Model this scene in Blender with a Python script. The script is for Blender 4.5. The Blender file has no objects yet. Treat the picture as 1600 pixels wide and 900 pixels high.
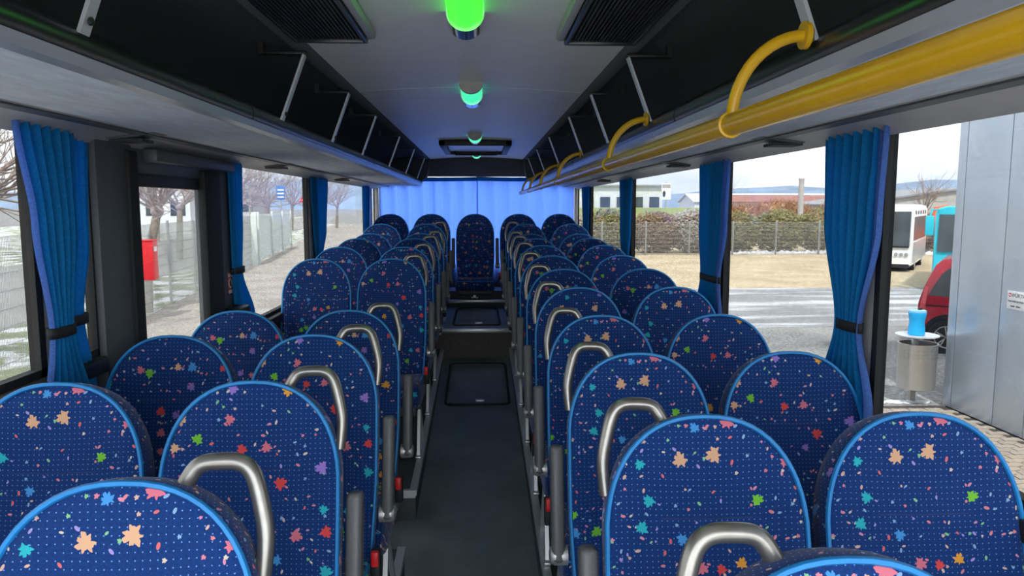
import bpy, bmesh, math, random
from mathutils import Vector, Matrix
random.seed(7)
PI = math.pi
COL = bpy.context.scene.collection
SC = bpy.context.scene
H = 2.9                       # eye height above the yard; bus heights below are given relative to it

# ------------------------------------------------------------------ camera, sky, sun, exposure
cam_d = bpy.data.cameras.new('camera'); cam = bpy.data.objects.new('camera', cam_d); COL.objects.link(cam)
cam_d.sensor_width = 36.0; cam_d.lens = 1150 / 1600 * 36.0; cam_d.clip_start = 0.02; cam_d.clip_end = 3000
cam.location = (0.045, 0, H)
cam.rotation_euler = (math.radians(90 - 6.351), 0, math.radians(-2.425))
SC.camera = cam

world = bpy.data.worlds.new('sky'); SC.world = world; world.use_nodes = True
wn = world.node_tree; wn.nodes.clear()
def wnode(t, **k):
    n = wn.nodes.new(t)
    for a, b in k.items(): setattr(n, a, b)
    return n
w_out = wnode('ShaderNodeOutputWorld'); w_bg = wnode('ShaderNodeBackground')
w_tc = wnode('ShaderNodeTexCoord'); w_map = wnode('ShaderNodeMapping'); w_map.inputs['Scale'].default_value = (1.6, 1.6, 5.0)
w_no = wnode('ShaderNodeTexNoise'); w_no.inputs['Scale'].default_value = 1.3; w_no.inputs['Detail'].default_value = 6
w_cr = wnode('ShaderNodeValToRGB')
w_cr.color_ramp.elements[0].position = 0.36; w_cr.color_ramp.elements[0].color = (0.46, 0.56, 0.72, 1)
w_cr.color_ramp.elements[1].position = 0.56; w_cr.color_ramp.elements[1].color = (1.0, 1.0, 1.0, 1)
w_bg.inputs['Strength'].default_value = 1.25
L_ = wn.links.new
L_(w_tc.outputs['Generated'], w_map.inputs[0]); L_(w_map.outputs[0], w_no.inputs[0]); L_(w_no.outputs[0], w_cr.inputs[0])
L_(w_cr.outputs[0], w_bg.inputs[0]); L_(w_bg.outputs[0], w_out.inputs[0])

sun_d = bpy.data.lights.new('sun', 'SUN'); sun = bpy.data.objects.new('sun', sun_d); COL.objects.link(sun)
sun_d.energy = 2.6; sun_d.angle = math.radians(3); sun_d.color = (1.0, 0.95, 0.86)
sun.rotation_euler = Vector((0.06, 0.62, -0.78)).to_track_quat('-Z', 'Y').to_euler()

vs = SC.view_settings
vs.view_transform = 'Standard'; vs.look = 'None'; vs.gamma = 1.0; vs.exposure = 2.05; vs.use_curve_mapping = False
SC.cycles.max_bounces = 10; SC.cycles.diffuse_bounces = 6; SC.cycles.transparent_max_bounces = 24
SC.cycles.use_denoising = True
GLASS_T = 0.30                # tinted coach glazing

# ------------------------------------------------------------------ materials
MATS = {}
class NT:
    """small node-tree helper"""
    def __init__(s, name):
        s.m = bpy.data.materials.new(name); s.m.use_nodes = True; s.t = s.m.node_tree
        s.b = s.t.nodes['Principled BSDF']; s.o = s.t.nodes['Material Output']; MATS[name] = s.m
    def n(s, t, ins=None, **k):
        n = s.t.nodes.new(t)
        for a, b in k.items(): setattr(n, a, b)
        for a, b in (ins or {}).items(): s.put(n, a, b)
        return n
    def put(s, n, sock, v):
        i = n.inputs[sock]
        if isinstance(v, bpy.types.NodeSocket): s.t.links.new(v, i)
        elif hasattr(v, 'outputs'): s.t.links.new(v.outputs[0], i)
        else: i.default_value = v
    def math(s, op, a, b=None, c=None):
        n = s.n('ShaderNodeMath', operation=op)
        for i, v in enumerate((a, b, c)):
            if v is not None: s.put(n, i, v)
        return n.outputs[0]
    def vmath(s, op, a, b=None, out=0, scale=None):
        n = s.n('ShaderNodeVectorMath', operation=op); s.put(n, 0, a)
        if b is not None: s.put(n, 1, b)
        if scale is not None: s.put(n, 'Scale', scale)
        return n.outputs[out]
    def mix(s, f, a, b):
        n = s.n('ShaderNodeMix', data_type='RGBA'); s.put(n, 0, f); s.put(n, 6, a); s.put(n, 7, b); return n.outputs[2]
    def ramp(s, f, stops, interp='LINEAR'):
        n = s.n('ShaderNodeValToRGB'); s.put(n, 0, f); cr = n.color_ramp; cr.interpolation = interp
        while len(cr.elements) < len(stops): cr.elements.new(0.5)
        for e, (p, c) in zip(cr.elements, stops): e.position = p; e.color = (*c, 1) if len(c) == 3 else c
        return n.outputs[0]
    def coord(s, kind='Object', scale=(1, 1, 1)):
        tc = s.n('ShaderNodeTexCoord'); mp = s.n('ShaderNodeMapping', {0: tc.outputs[kind]}); mp.inputs['Scale'].default_value = scale
        return mp.outputs[0]
    def noise(s, vec, scale, detail=3, rough=0.5):
        return s.n('ShaderNodeTexNoise', {'Vector': vec, 'Scale': scale, 'Detail': detail, 'Roughness': rough}).outputs[0]
    def bump(s, h, strength=0.2, dist=0.01):
        n = s.n('ShaderNodeBump', {'Height': h, 'Strength': strength, 'Distance': dist}); s.put(s.b, 'Normal', n.outputs[0])
    def set(s, col=None, rough=None, metal=None, **k):
        if col is not None: s.put(s.b, 'Base Color', (*col, 1) if isinstance(col, tuple) and len(col) == 3 else col)
        if rough is not None: s.put(s.b, 'Roughness', rough)
        if metal is not None: s.put(s.b, 'Metallic', metal)
        for a, b in k.items(): s.put(s.b, a, b)
        return s

def mat(name, col, rough=0.6, metal=0.0, var=0.12, scale=20.0, bump=0.0, stretch=(1, 1, 1), coord='Object', spec=None, detail=3):
    s = NT(name)
    v = s.coord(coord, stretch); no = s.noise(v, scale, detail)
    c0 = tuple(max(0, c * (1 - var)) for c in col); c1 = tuple(min(1, c * (1 + var)) for c in col)
    s.set(s.ramp(no, [(0.3, c0), (0.7, c1)]), rough, metal)
    if spec is not None: s.put(s.b, 'Specular IOR Level', spec)
    if bump: s.bump(no, bump, 0.004)
    return s.m

def emissive(name, col, strength):
    s = NT(name); s.set(col, 0.4); s.put(s.b, 'Emission Color', (*col, 1)); s.put(s.b, 'Emission Strength', strength); return s.m

def fabric():
    s = NT('splatter_fabric')
    uv = s.n('ShaderNodeUVMap').outputs[0]
    oi = s.n('ShaderNodeObjectInfo').outputs['Random']
    off = s.math('MULTIPLY', s.math('FLOOR', s.math('MULTIPLY', oi, 4.0)), 3.17)
    uv = s.vmath('ADD', uv, s.n('ShaderNodeCombineXYZ', {0: off, 1: off}).outputs[0])
    base = s.ramp(s.noise(uv, 260, 2), [(0.3, (0.0024, 0.024, 0.125)), (0.7, (0.0045, 0.044, 0.205))])
    # woven dot grid
    g = s.vmath('FRACTION', s.vmath('SCALE', uv, scale=1 / 0.0122)); g = s.vmath('SUBTRACT', g, (0.5, 0.5, 0.0))
    gx = s.n('ShaderNodeSeparateXYZ', {0: g})
    dd = s.math('ADD', s.math('MULTIPLY', gx.outputs[0], gx.outputs[0]), s.math('MULTIPLY', gx.outputs[1], gx.outputs[1]))
    dot = s.math('LESS_THAN', dd, 0.009)
    col = s.mix(s.math('MULTIPLY', dot, 0.75), base, (0.20, 0.40, 0.80, 1))
    def layer(cell, radius, arms, wob, prob, stretch, palette, rnd, seed, col):
        v = s.vmath('ADD', s.vmath('SCALE', uv, scale=1 / cell), (seed, seed * 1.7, 0))
        vo = s.n('ShaderNodeTexVoronoi', {'Vector': v, 'Scale': 1.0, 'Randomness': rnd}, voronoi_dimensions='2D', feature='F1')
        d = s.n('ShaderNodeSeparateXYZ', {0: s.vmath('SUBTRACT', v, vo.outputs['Position'])})
        c = s.n('ShaderNodeSeparateColor', {0: vo.outputs['Color']})
        x, y = d.outputs[0], d.outputs[1]
        if stretch != 1:
            a = s.math('MULTIPLY', c.outputs[0], 2 * PI); ca, sa = s.math('COSINE', a), s.math('SINE', a)
            x2 = s.math('ADD', s.math('MULTIPLY', x, ca), s.math('MULTIPLY', y, sa))
            y2 = s.math('SUBTRACT', s.math('MULTIPLY', y, ca), s.math('MULTIPLY', x, sa))
            x, y = s.math('DIVIDE', x2, stretch), y2
        r = s.math('SQRT', s.math('ADD', s.math('MULTIPLY', x, x), s.math('MULTIPLY', y, y)))
        thr = s.math('MULTIPLY_ADD', c.outputs[2], radius * 0.45, radius * 0.7)
        if arms:
            an = s.math('ARCTAN2', y, x)
            w1 = s.math('SINE', s.math('MULTIPLY_ADD', an, float(arms), s.math('MULTIPLY', c.outputs[0], 6.0)))
            w2 = s.math('SINE', s.math('MULTIPLY_ADD', an, 3.0, s.math('MULTIPLY', c.outputs[1], 9.0)))
            thr = s.math('MULTIPLY', thr, s.math('ADD', s.math('MULTIPLY_ADD', w1, wob, 1.0), s.math('ADD', s.math('MULTIPLY', w2, 0.14), s.math('MULTIPLY', s.math('SINE', s.math('MULTIPLY_ADD', an, 13.0, s.math('MULTIPLY', c.outputs[2], 9.0))), 0.10))))
        m = s.math('MULTIPLY', s.math('LESS_THAN', r, thr), s.math('LESS_THAN', c.outputs[1], prob))
        pal = s.ramp(s.math('FRACT', s.math('MULTIPLY', c.outputs[0], 7.3)), [(i / len(palette), tuple(0.74 * q_ for q_ in p)) for i, p in enumerate(palette)], 'CONSTANT')
        return s.mix(m, col, pal)
    small = [(0.9, 0.30, 0.36), (0.85, 0.55, 0.45), (0.32, 0.55, 0.85), (0.85, 0.72, 0.6), (0.9, 0.2, 0.2), (0.45, 0.38, 0.85), (0.3, 0.7, 0.35), (0.85, 0.35, 0.5)]
    big = [(1.0, 0.46, 0.06), (0.92, 0.09, 0.09), (0.03, 0.58, 0.68), (0.24, 0.72, 0.06), (0.40, 0.25, 0.80), (0.92, 0.24, 0.32), (0.08, 0.40, 0.92), (0.95, 0.55, 0.33)]
    col = layer(0.026, 0.105, 0, 0, 0.36, 1.9, small, 1.0, 3.1, col)
    col = layer(0.034, 0.10, 5, 0.2, 0.30, 1, small, 1.0, 11.7, col)
    col = layer(0.074, 0.170, 7, 0.20, 0.60, 1, big, 0.85, 5.3, col)
    s.set(col, 0.85); s.put(s.b, 'Sheen Weight', 0.15); s.put(s.b, 'Sheen Roughness', 0.5); s.put(s.b, 'Specular IOR Level', 0.2)
    s.bump(s.noise(uv, 900, 2), 0.15, 0.002)
    return s.m

def cloth(name, col, trans=0.5):
    s = NT(name)
    v = s.coord('Object', (1, 1, 1)); no = s.noise(v, 160, 3)
    c = s.ramp(no, [(0.3, tuple(x * 0.85 for x in col)), (0.7, tuple(min(1, x * 1.12) for x in col))])
    d = s.n('ShaderNodeBsdfDiffuse', {'Color': c}); t = s.n('ShaderNodeBsdfTranslucent', {'Color': c})
    mx = s.n('ShaderNodeMixShader', {0: trans, 1: d.outputs[0], 2: t.outputs[0]})
    s.t.links.new(mx.outputs[0], s.o.inputs[0]); s.t.nodes.remove(s.b)
    return s.m

def glass(name, tint, gloss=0.06):
    s = NT(name)
    t = s.n('ShaderNodeBsdfTransparent', {'Color': (*tint, 1)}); g = s.n('ShaderNodeBsdfGlossy', {'Color': (1, 1, 1, 1), 'Roughness': 0.02})
    fr = s.n('ShaderNodeFresnel', {'IOR': 1.25}); f = s.math('MULTIPLY', fr.outputs[0], 0.16)
    mx = s.n('ShaderNodeMixShader', {0: f, 1: t.outputs[0], 2: g.outputs[0]})
    s.t.links.new(mx.outputs[0], s.o.inputs[0]); s.t.nodes.remove(s.b)
    return s.m

M = {}
M['fabric'] = fabric()
M['piping'] = mat('piping_blue', (0.012, 0.24, 0.62), 0.5, var=0.08)
M['shell'] = mat('seat_shell_grey', (0.05, 0.053, 0.058), 0.5)
M['handle'] = mat('handle_grey_metal', (0.29, 0.28, 0.255), 0.30, 0.8, var=0.06, scale=60)
M['armrest'] = mat('armrest_grey_plastic', (0.11, 0.112, 0.115), 0.42, var=0.1, bump=0.05, scale=120)
M['alu'] = mat('brushed_aluminium', (0.62, 0.64, 0.66), 0.38, 0.65, var=0.06, scale=30, stretch=(8, 1, 8))
M['pivot'] = mat('pivot_silver', (0.5, 0.5, 0.5), 0.35, 0.6)
M['black'] = mat('black_plastic', (0.012, 0.012, 0.013), 0.5)
M['gasket'] = mat('rubber_gasket', (0.010, 0.010, 0.011), 0.7, scale=80, bump=0.1)
M['red_button'] = mat('red_button', (0.75, 0.015, 0.02), 0.4, var=0.05)
M['floor'] = None
M['dark_carpet'] = mat('dark_carpet_lining', (0.085, 0.088, 0.095), 0.95, var=0.35, scale=300, bump=0.3, spec=0.1)
M['grey_carpet'] = mat('grey_fabric_lining', (0.58, 0.64, 0.72), 0.95, var=0.10, scale=40, bump=0.1, stretch=(1, 0.2, 1), spec=0.1)
M['edge_strip'] = mat('grey_edge_fabric', (0.12, 0.125, 0.135), 0.95, var=0.15, scale=120, spec=0.1)
M['ceiling'] = mat('ceiling_panel_grey', (0.76, 0.76, 0.78), 0.38, var=0.03, scale=8)
M['cove'] = mat('cove_grey_plastic', (0.40, 0.395, 0.40), 0.45, var=0.05, scale=10)
M['pillar'] = mat('pillar_dark_grey', (0.075, 0.082, 0.092), 0.5, var=0.08, scale=15)
M['pillar_light'] = mat('pillar_beige', (0.42, 0.40, 0.37), 0.6, var=0.06)
M['rail'] = mat('rack_rail_black', (0.016, 0.017, 0.02), 0.28, var=0.05)
M['strip'] = mat('rack_strip_grey', (0.36, 0.39, 0.44), 0.35, 0.3, var=0.04)
M['yellow'] = mat('yellow_enamel', (0.60, 0.345, 0.008), 0.25, var=0.04)
M['bracket'] = mat('bracket_grey', (0.50, 0.52, 0.55), 0.4, 0.5, var=0.05)
M['curtain'] = cloth('curtain_blue', (0.022, 0.30, 0.68), 0.5)
M['curtain_lit_hem'] = cloth('curtain_sunlit_hem', (0.16, 0.32, 0.75), 0.6)  # hem coloured paler to paint sunlight passing through the curtain edge
M['rear_curtain'] = cloth('rear_curtain_blue', (0.33, 0.50, 0.92), 0.80)
M['tie'] = mat('tie_band_black', (0.015, 0.015, 0.016), 0.7)
GT = math.sqrt(GLASS_T)     # a pane has two faces
M['glass'] = glass('tinted_glass', (GT * 0.99, GT, GT))
M['clear_glass'] = glass('rear_glass', (0.95, 0.95, 0.95))
M['vent'] = mat('vent_dark', (0.03, 0.031, 0.033), 0.5)
M['chrome'] = mat('chrome_lamp', (0.75, 0.76, 0.78), 0.14, 1.0, var=0.03)
M['lamp_bright'] = emissive('lamp_green_bright', (0.03, 1.0, 0.02), 0.6)
M['lamp_dim'] = emissive('lamp_green_dim', (0.05, 0.75, 0.36), 0.28)
M['lamp_cap'] = mat('lamp_cap_grey', (0.35, 0.34, 0.33), 0.5)

def floor_mat(name, col, wear=True):
    s = NT(name); v = s.coord('Object')
    no = s.noise(v, 450, 2); big = s.noise(v, 3.0, 4)
    c = s.ramp(no, [(0.35, tuple(x * 0.8 for x in col)), (0.7, tuple(x * 1.25 for x in col))])
    c2 = s.ramp(no, [(0.35, tuple(x * 1.1 for x in col)), (0.7, tuple(x * 1.8 for x in col))])
    s.set(s.mix(s.ramp(big, [(0.42, (0, 0, 0)), (0.68, (1, 1, 1))]), c, c2), 0.5); s.bump(no, 0.25, 0.003)
    return s.m
M['floor'] = floor_mat('floor_vinyl', (0.125, 0.152, 0.172))
M['riser'] = mat('riser_vinyl', (0.085, 0.082, 0.070), 0.6, var=0.3, scale=30)
M['platform'] = mat('platform_vinyl', (0.055, 0.060, 0.064), 0.6, var=0.2, scale=60)

# ------------------------------------------------------------------ mesh helpers
class B:
    def __init__(s): s.bm = bmesh.new(); s.uv = None
    def box(s, x0, x1, y0, y1, z0, z1, bev=0.0, seg=2, mtx=None):
        r = bmesh.ops.create_cube(s.bm, size=1.0)
        vs_ = r['verts']
        for v in vs_: v.co = Vector(((x0 + x1) / 2 + v.co.x * (x1 - x0), (y0 + y1) / 2 + v.co.y * (y1 - y0), (z0 + z1) / 2 + v.co.z * (z1 - z0)))
        if bev:
            es = {e for v in vs_ for e in v.link_edges}
            q = bmesh.ops.bevel(s.bm, geom=list(es), offset=bev, segments=seg, affect='EDGES', profile=0.5)
            vs_ = list({v for f in q['faces'] for v in f.verts} | {v for v in vs_ if v.is_valid})
        if mtx is not None:
            for v in vs_: v.co = mtx @ v.co
        return s
    def tube(s, pts, r, n=10, cap=True, closed=False):
        pts = [Vector(p) for p in pts]; rings = []; N_ = len(pts)
        rr = r if isinstance(r, (list, tuple)) else [r] * N_
        ref = None
        for i, p in enumerate(pts):
            if closed: t = (pts[(i + 1) % N_] - pts[i - 1]).normalized()
            else: t = (pts[min(i + 1, N_ - 1)] - pts[max(i - 1, 0)]).normalized()
            if ref is None:
                ref = Vector((0, 0, 1)) if abs(t.z) < 0.9 else Vector((1, 0, 0))
            u = (ref - t * ref.dot(t))
            if u.length < 1e-5: u = t.orthogonal()
            u.normalize(); ref = u; w = t.cross(u)
            rings.append([s.bm.verts.new(p + (u * math.cos(2 * PI * k / n) + w * math.sin(2 * PI * k / n)) * rr[i]) for k in range(n)])
        seq = list(zip(rings, rings[1:])) + ([(rings[-1], rings[0])] if closed else [])
        for a, b in seq:
            for k in range(n): s.bm.faces.new((a[k], a[(k + 1) % n], b[(k + 1) % n], b[k]))
        if cap and not closed:
            s.bm.faces.new(rings[0][::-1]); s.bm.faces.new(rings[-1])
        return s
    def lathe(s, prof, c=(0, 0, 0), n=24, axis='z', cap=True):
        rings = []
        for r, h in prof:
            ring = []
            for k in range(n):
                a = 2 * PI * k / n; p = (r * math.cos(a), r * math.sin(a), h)
                if axis == 'y': p = (p[0], p[2], p[1])
                if axis == 'x': p = (p[2], p[0], p[1])
                ring.append(s.bm.verts.new(Vector(p) + Vector(c)))
            rings.append(ring)
        for a, b in zip(rings, rings[1:]):
            for k in range(n): s.bm.faces.new((a[k], a[(k + 1) % n], b[(k + 1) % n], b[k]))
        if cap:
            s.bm.faces.new(rings[0][::-1]); s.bm.faces.new(rings[-1])
        return s
    def prism(s, poly, a0, a1, axis='y'):
        """poly: 2D points; axis y -> (x,z), axis x -> (y,z), axis z -> (x,y)"""
        f = {'y': lambda p, a: (p[0], a, p[1]), 'x': lambda p, a: (a, p[0], p[1]), 'z': lambda p, a: (p[0], p[1], a)}[axis]
        A = [s.bm.verts.new(f(p, a0)) for p in poly]; C = [s.bm.verts.new(f(p, a1)) for p in poly]
        n = len(poly)
        s.bm.faces.new(A); s.bm.faces.new(C[::-1])
        for k in range(n): s.bm.faces.new((A[k], C[k], C[(k + 1) % n], A[(k + 1) % n]))
        return s
    def sheet(s, grid):
        V = [[s.bm.verts.new(p) for p in row] for row in grid]
        for a, b in zip(V, V[1:]):
            for k in range(len(a) - 1): s.bm.faces.new((a[k], a[k + 1], b[k + 1], b[k]))
        return s
    def poly(s, pts): s.bm.faces.new([s.bm.verts.new(p) for p in pts]); return s
    def mesh(s, name, smooth=None):
        bmesh.ops.recalc_face_normals(s.bm, faces=s.bm.faces)
        me = bpy.data.meshes.new(name); s.bm.to_mesh(me); s.bm.free()
        if smooth is not None:
            me.polygons.foreach_set('use_smooth', [True] * len(me.polygons))
            if smooth < 180: me.set_sharp_from_angle(angle=math.radians(smooth))
        return me
    def obj(s, name, m, parent=None, smooth=40, loc=None): return link(name, s.mesh(name, smooth), m, parent, loc)

def link(name, me, m=None, parent=None, loc=None):
    o = bpy.data.objects.new(name, me); COL.objects.link(o)
    if m is not None and not me.materials: me.materials.append(m)
    if parent is not None: o.parent = parent
    if loc is not None: o.location = loc
    return o
def thing(name, label, cat, loc=(0, 0, 0), rz=0.0, group=None):
    o = bpy.data.objects.new(name, None); COL.objects.link(o); o.location = loc; o.rotation_euler = (0, 0, rz)
    o.empty_display_size = 0.1
    return tag(o, label, cat, group)
def tag(o, label, cat, group=None, kind=None):
    o['label'] = label; o['category'] = cat
    if group: o['group'] = group
    if kind: o['kind'] = kind
    return o
def struct(o, label=None):
    o['kind'] = 'structure'
    if label: o['label'] = label
    return o
def sroot(name, loc=(0, 0, 0), label=None):
    o = bpy.data.objects.new(name, None); COL.objects.link(o); o.location = loc; return struct(o, label)
def solid(o, t):
    md = o.modifiers.new('thickness', 'SOLIDIFY'); md.thickness = t; md.offset = 0
def Z(r): return H + r

# ------------------------------------------------------------------ bus shell
YF, YR = -0.6, 9.25
def floor_z(y):   # sloping aisle
    return -1.42 - 0.085 * (6.8 - max(y, 3.0))
def plat_z(y):    # seat platforms either side of the aisle
    return -1.57 + 0.062 * (max(y, 2.95) - 2.95)

ys = [YF, 3.0, 3.7, 5.2, 6.82]
b = B(); b.prism([(y, Z(floor_z(y))) for y in ys] + [(y, Z(floor_z(y)) - 0.06) for y in ys[::-1]], -1.25, 1.25, 'x')
fl = struct(b.obj('floor', M['floor'], smooth=None), 'dark grey vinyl aisle floor of the bus')
b = B(); b.box(-1.25, 1.25, 6.8, 6.83, Z(-1.44), Z(-1.17)); b.obj('riser', M['riser'], fl, smooth=None)
b = B(); b.box(-1.25, 1.25, 6.80, 8.36, Z(-1.17), Z(-1.145)); b.obj('raised_floor', M['floor'], fl, smooth=None)
b = B(); b.box(-0.335, 0.335, 6.785, 6.83, Z(-1.178), Z(-1.138), 0.006); b.obj('step_nosing', M['alu'], fl)
b = B(); b.box(-1.25, 1.25, 8.35, 9.2, Z(-1.16), Z(-1.075)); b.obj('rear_floor', M['platform'], fl, smooth=None)
b = B(); b.box(-0.34, 0.34, 8.335, 8.375, Z(-1.10), Z(-1.062), 0.006); b.obj('step_nosing', M['alu'], fl)

def rrect(x0, x1, y0, y1, r, n=5, rtop=None):
    rt = rtop or r; out = []
    for cx, cy, a0, rr in ((x1 - rt, y1 - rt, 0, rt), (x0 + rt, y1 - rt, 90, rt), (x0 + r, y0 + r, 180, r), (x1 - r, y0 + r, 270, r)):
        for k in range(n + 1):
            a = math.radians(a0 + 90 * k / n); out.append((cx + rr * math.cos(a), cy + rr * math.sin(a)))
    return out
def hatch(x0, x1, y0, y1, zf, rt=None):
    h = B()
    outer = rrect(x0, x1, y0, y1, 0.05, rtop=rt); inner = rrect(x0 + 0.025, x1 - 0.025, y0 + 0.025, y1 - 0.025, 0.035, rtop=(rt - 0.02 if rt else None))
    h.prism([(x, y) for x, y in inner], 0, 0.010, 'z')
    for v in h.bm.verts: v.co.z += zf(v.co.y)
    ho = h.obj('floor_hatch', M['floor'], fl, smooth=None)
    r = B(); r.tube([(x, y, zf(y) + 0.003) for x, y in outer], 0.011, 6, closed=True); r.obj('hatch_seal', M['gasket'], ho, smooth=60)
    k = B(); cx = (x0 + x1) / 2 + 0.02; k.box(cx - 0.035, cx + 0.035, y0 + 0.06, y0 + 0.11, zf(y0) - 0.01, zf(y0) + 0.022, 0.004); k.obj('hatch_latch', M['alu'], ho)
hatch(-0.235, 0.26, 5.55, 6.62, lambda y: Z(floor_z(y)))
hatch(-0.225, 0.225, 7.02, 8.20, lambda y: Z(-1.145), 0.16)
# torn, scuffed line in the vinyl beside the platform
cr = B()
P0 = [(-0.24, 4.55), (-0.20, 4.72), (-0.13, 4.80), (-0.105, 4.95), (-0.12, 5.06), (-0.09, 5.22)]
for (xa, ya), (xb, yb) in zip(P0, P0[1:]):
    w = 0.006
    cr.poly([(xa - w, ya, Z(floor_z(ya)) + 0.002), (xa + w, ya, Z(floor_z(ya)) + 0.002), (xb + w, yb, Z(floor_z(yb)) + 0.002), (xb - w, yb, Z(floor_z(yb)) + 0.002)])
cr.obj('floor_crack', mat('scuff_pale', (0.13, 0.20, 0.27), 0.5, var=0.6, scale=60), fl, smooth=None)

# platforms
def platform(name, x0, x1, y0, y1, lab):
    yy = [y for y in (y0, 2.95, y1) if y0 <= y <= y1]
    if yy[0] != y0: yy = [y0] + yy
    p = B(); p.prism([(y, Z(plat_z(y))) for y in yy] + [(y, Z(-1.80)) for y in yy[::-1]], x0, x1, 'x')
    po = struct(p.obj(name, M['platform'], smooth=None), lab)
    xe = x0 if x0 > 0 else x1; sg = 1 if x0 > 0 else -1
    e = B(); e.prism([(y, Z(plat_z(y)) + 0.012) for y in yy] + [(y, Z(plat_z(y)) - 0.022) for y in yy[::-1]], xe - sg * 0.006, xe + sg * 0.03, 'x')
    e.obj('edge_rail', M['alu'], po, smooth=None)
    if y0 > 0:
        f = B(); f.box(min(xe, xe + sg * 0.9), max(xe, xe + sg * 0.9), y0 - 0.006, y0 + 0.02, Z(plat_z(y0)) - 0.03, Z(plat_z(y0)) + 0.012); f.obj('edge_rail', M['alu'], po, smooth=None)
    return po
platform('platform', 0.31, 1.245, YF, 6.80, 'dark seat platform along the handrail side of the aisle')
platform('platform', -1.245, -0.31, YF, 3.22, 'dark seat platform ahead of the door well')
platform('platform', -1.245, -0.31, 3.80, 6.80, 'dark seat platform behind the door well')

# side walls: lower panels and pillars, windows between pillars
WT, SILL = 0.235, -0.67
def wall_side(name, sg, segs, pillars, lab):
    root = sroot(name, label=lab)
    for (y0, y1, sl) in segs:
        w = B(); w.box(*sorted((sg * 1.25, sg * 1.275)), y0, y1, Z(-1.9), Z(sl)); w.obj('wall_panel', M['pillar'], root, smooth=None)
        w = B(); w.box(*sorted((sg * 1.205, sg * 1.27)), y0, y1, Z(sl - 0.055), Z(sl + 0.0), 0.012); w.obj('window_sill', M['black'], root)
    for (y0, y1) in pillars:
        w = B(); w.box(*sorted((sg * 1.244, sg * 1.275)), y0, y1, Z(-0.80), Z(WT + 0.03), 0.006); w.obj('pillar', M['pillar_light'], root)
    w = B(); w.box(*sorted((sg * 1.245, sg * 1.275)), YF, YR, Z(WT - 0.01), Z(0.62)); w.obj('upper_panel', M['pillar'], root, smooth=None)
    return root
wall_side('wall_right', 1, [(YF, YR, SILL)], [(2.175, 2.29), (3.60, 3.74), (5.84, 6.10), (8.05, 8.60), (YF, YF + 0.1)], 'bus side wall with windows on the handrail side')
wl = wall_side('wall_left', -1, [(YF, 2.50, -0.50), (3.83, YR, SILL)], [(2.20, 2.30), (5.58, 5.80), (8.34, 8.80), (YF, YF + 0.1)], 'bus side wall with windows and door')

wi = [0]
def window(sg, y0, y1, z0, z1, lab):
    wi[0] += 1
    root = sroot('window_%d' % wi[0], label=lab)
    p = B(); p.box(*sorted((sg * 1.258, sg * 1.262)), y0, y1, Z(z0), Z(z1)); p.obj('pane', M['glass'], root, smooth=None)
    g = B(); t = 0.03
    x0, x1 = sorted((sg * 1.24, sg * 1.272))
    g.box(x0, x1, y0, y0 + t, Z(z0), Z(z1)); g.box(x0, x1, y1 - t, y1, Z(z0), Z(z1))
    g.box(x0, x1, y0, y1, Z(z0), Z(z0 + t * 0.8)); g.box(x0, x1, y0, y1, Z(z1 - t * 0.7), Z(z1))
    g.obj('window_gasket', M['gasket'], root, smooth=None)
for y0, y1 in ((YF + 0.1, 2.175), (2.29, 3.60), (3.74, 5.84), (6.10, 8.05), (8.60, 9.2)):
    window(1, y0, y1, SILL, WT, 'tinted bus side window on the handrail side')
window(-1, YF + 0.1, 2.20, -0.50, WT, 'tinted bus side window ahead of the door')
window(-1, 2.30, 2.52, -0.50, WT, 'narrow tinted bus window behind the paired curtains')
for y0, y1 in ((3.83, 5.58), (5.80, 8.34), (8.80, 9.2)):
    window(-1, y0, y1, SILL, WT, 'tinted bus side window behind the door')

# middle door
dr = sroot('door_1', label='dark grey bus door with tall window')
d = B(); d.box(-1.275, -1.215, 2.50, 2.76, Z(-1.72), Z(0.30), 0.012); d.obj('door_post', M['pillar'], dr)
d = B(); d.box(-1.275, -1.225, 3.47, 3.83, Z(-1.72), Z(0.30), 0.012); d.obj('door_post', M['pillar'], dr)
d = B(); d.box(-1.275, -1.225, 2.74, 3.50, Z(0.12), Z(0.30), 0.01); d.obj('door_header', M['pillar'], dr)
d = B(); d.box(-1.225, -1.165, 2.85, 3.74, Z(0.165), Z(0.215), 0.012); d.obj('door_rail', M['pillar'], dr)
d = B(); d.box(-1.245, -1.20, 2.70, 2.775, Z(-1.70), Z(0.20), 0.012); d.obj('door_frame', M['gasket'], dr)
d = B(); d.box(-1.24, -1.20, 3.42, 3.62, Z(-1.70), Z(0.16), 0.012); d.obj('door_frame', M['gasket'], dr)
d = B(); d.box(-1.27, -1.225, 2.74, 3.50, Z(-1.72), Z(-1.45), 0.01); d.obj('door_panel', M['pillar'], dr)
d = B(); d.box(-1.262, -1.258, 2.74, 3.50, Z(-1.45), Z(0.13)); d.obj('pane', M['glass'], dr, smooth=None)
d = B(); d.box(-1.255, -1.23, 2.76, 3.46, Z(0.072), Z(0.13), 0.008); d.obj('window_bar', M['black'], dr)
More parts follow.
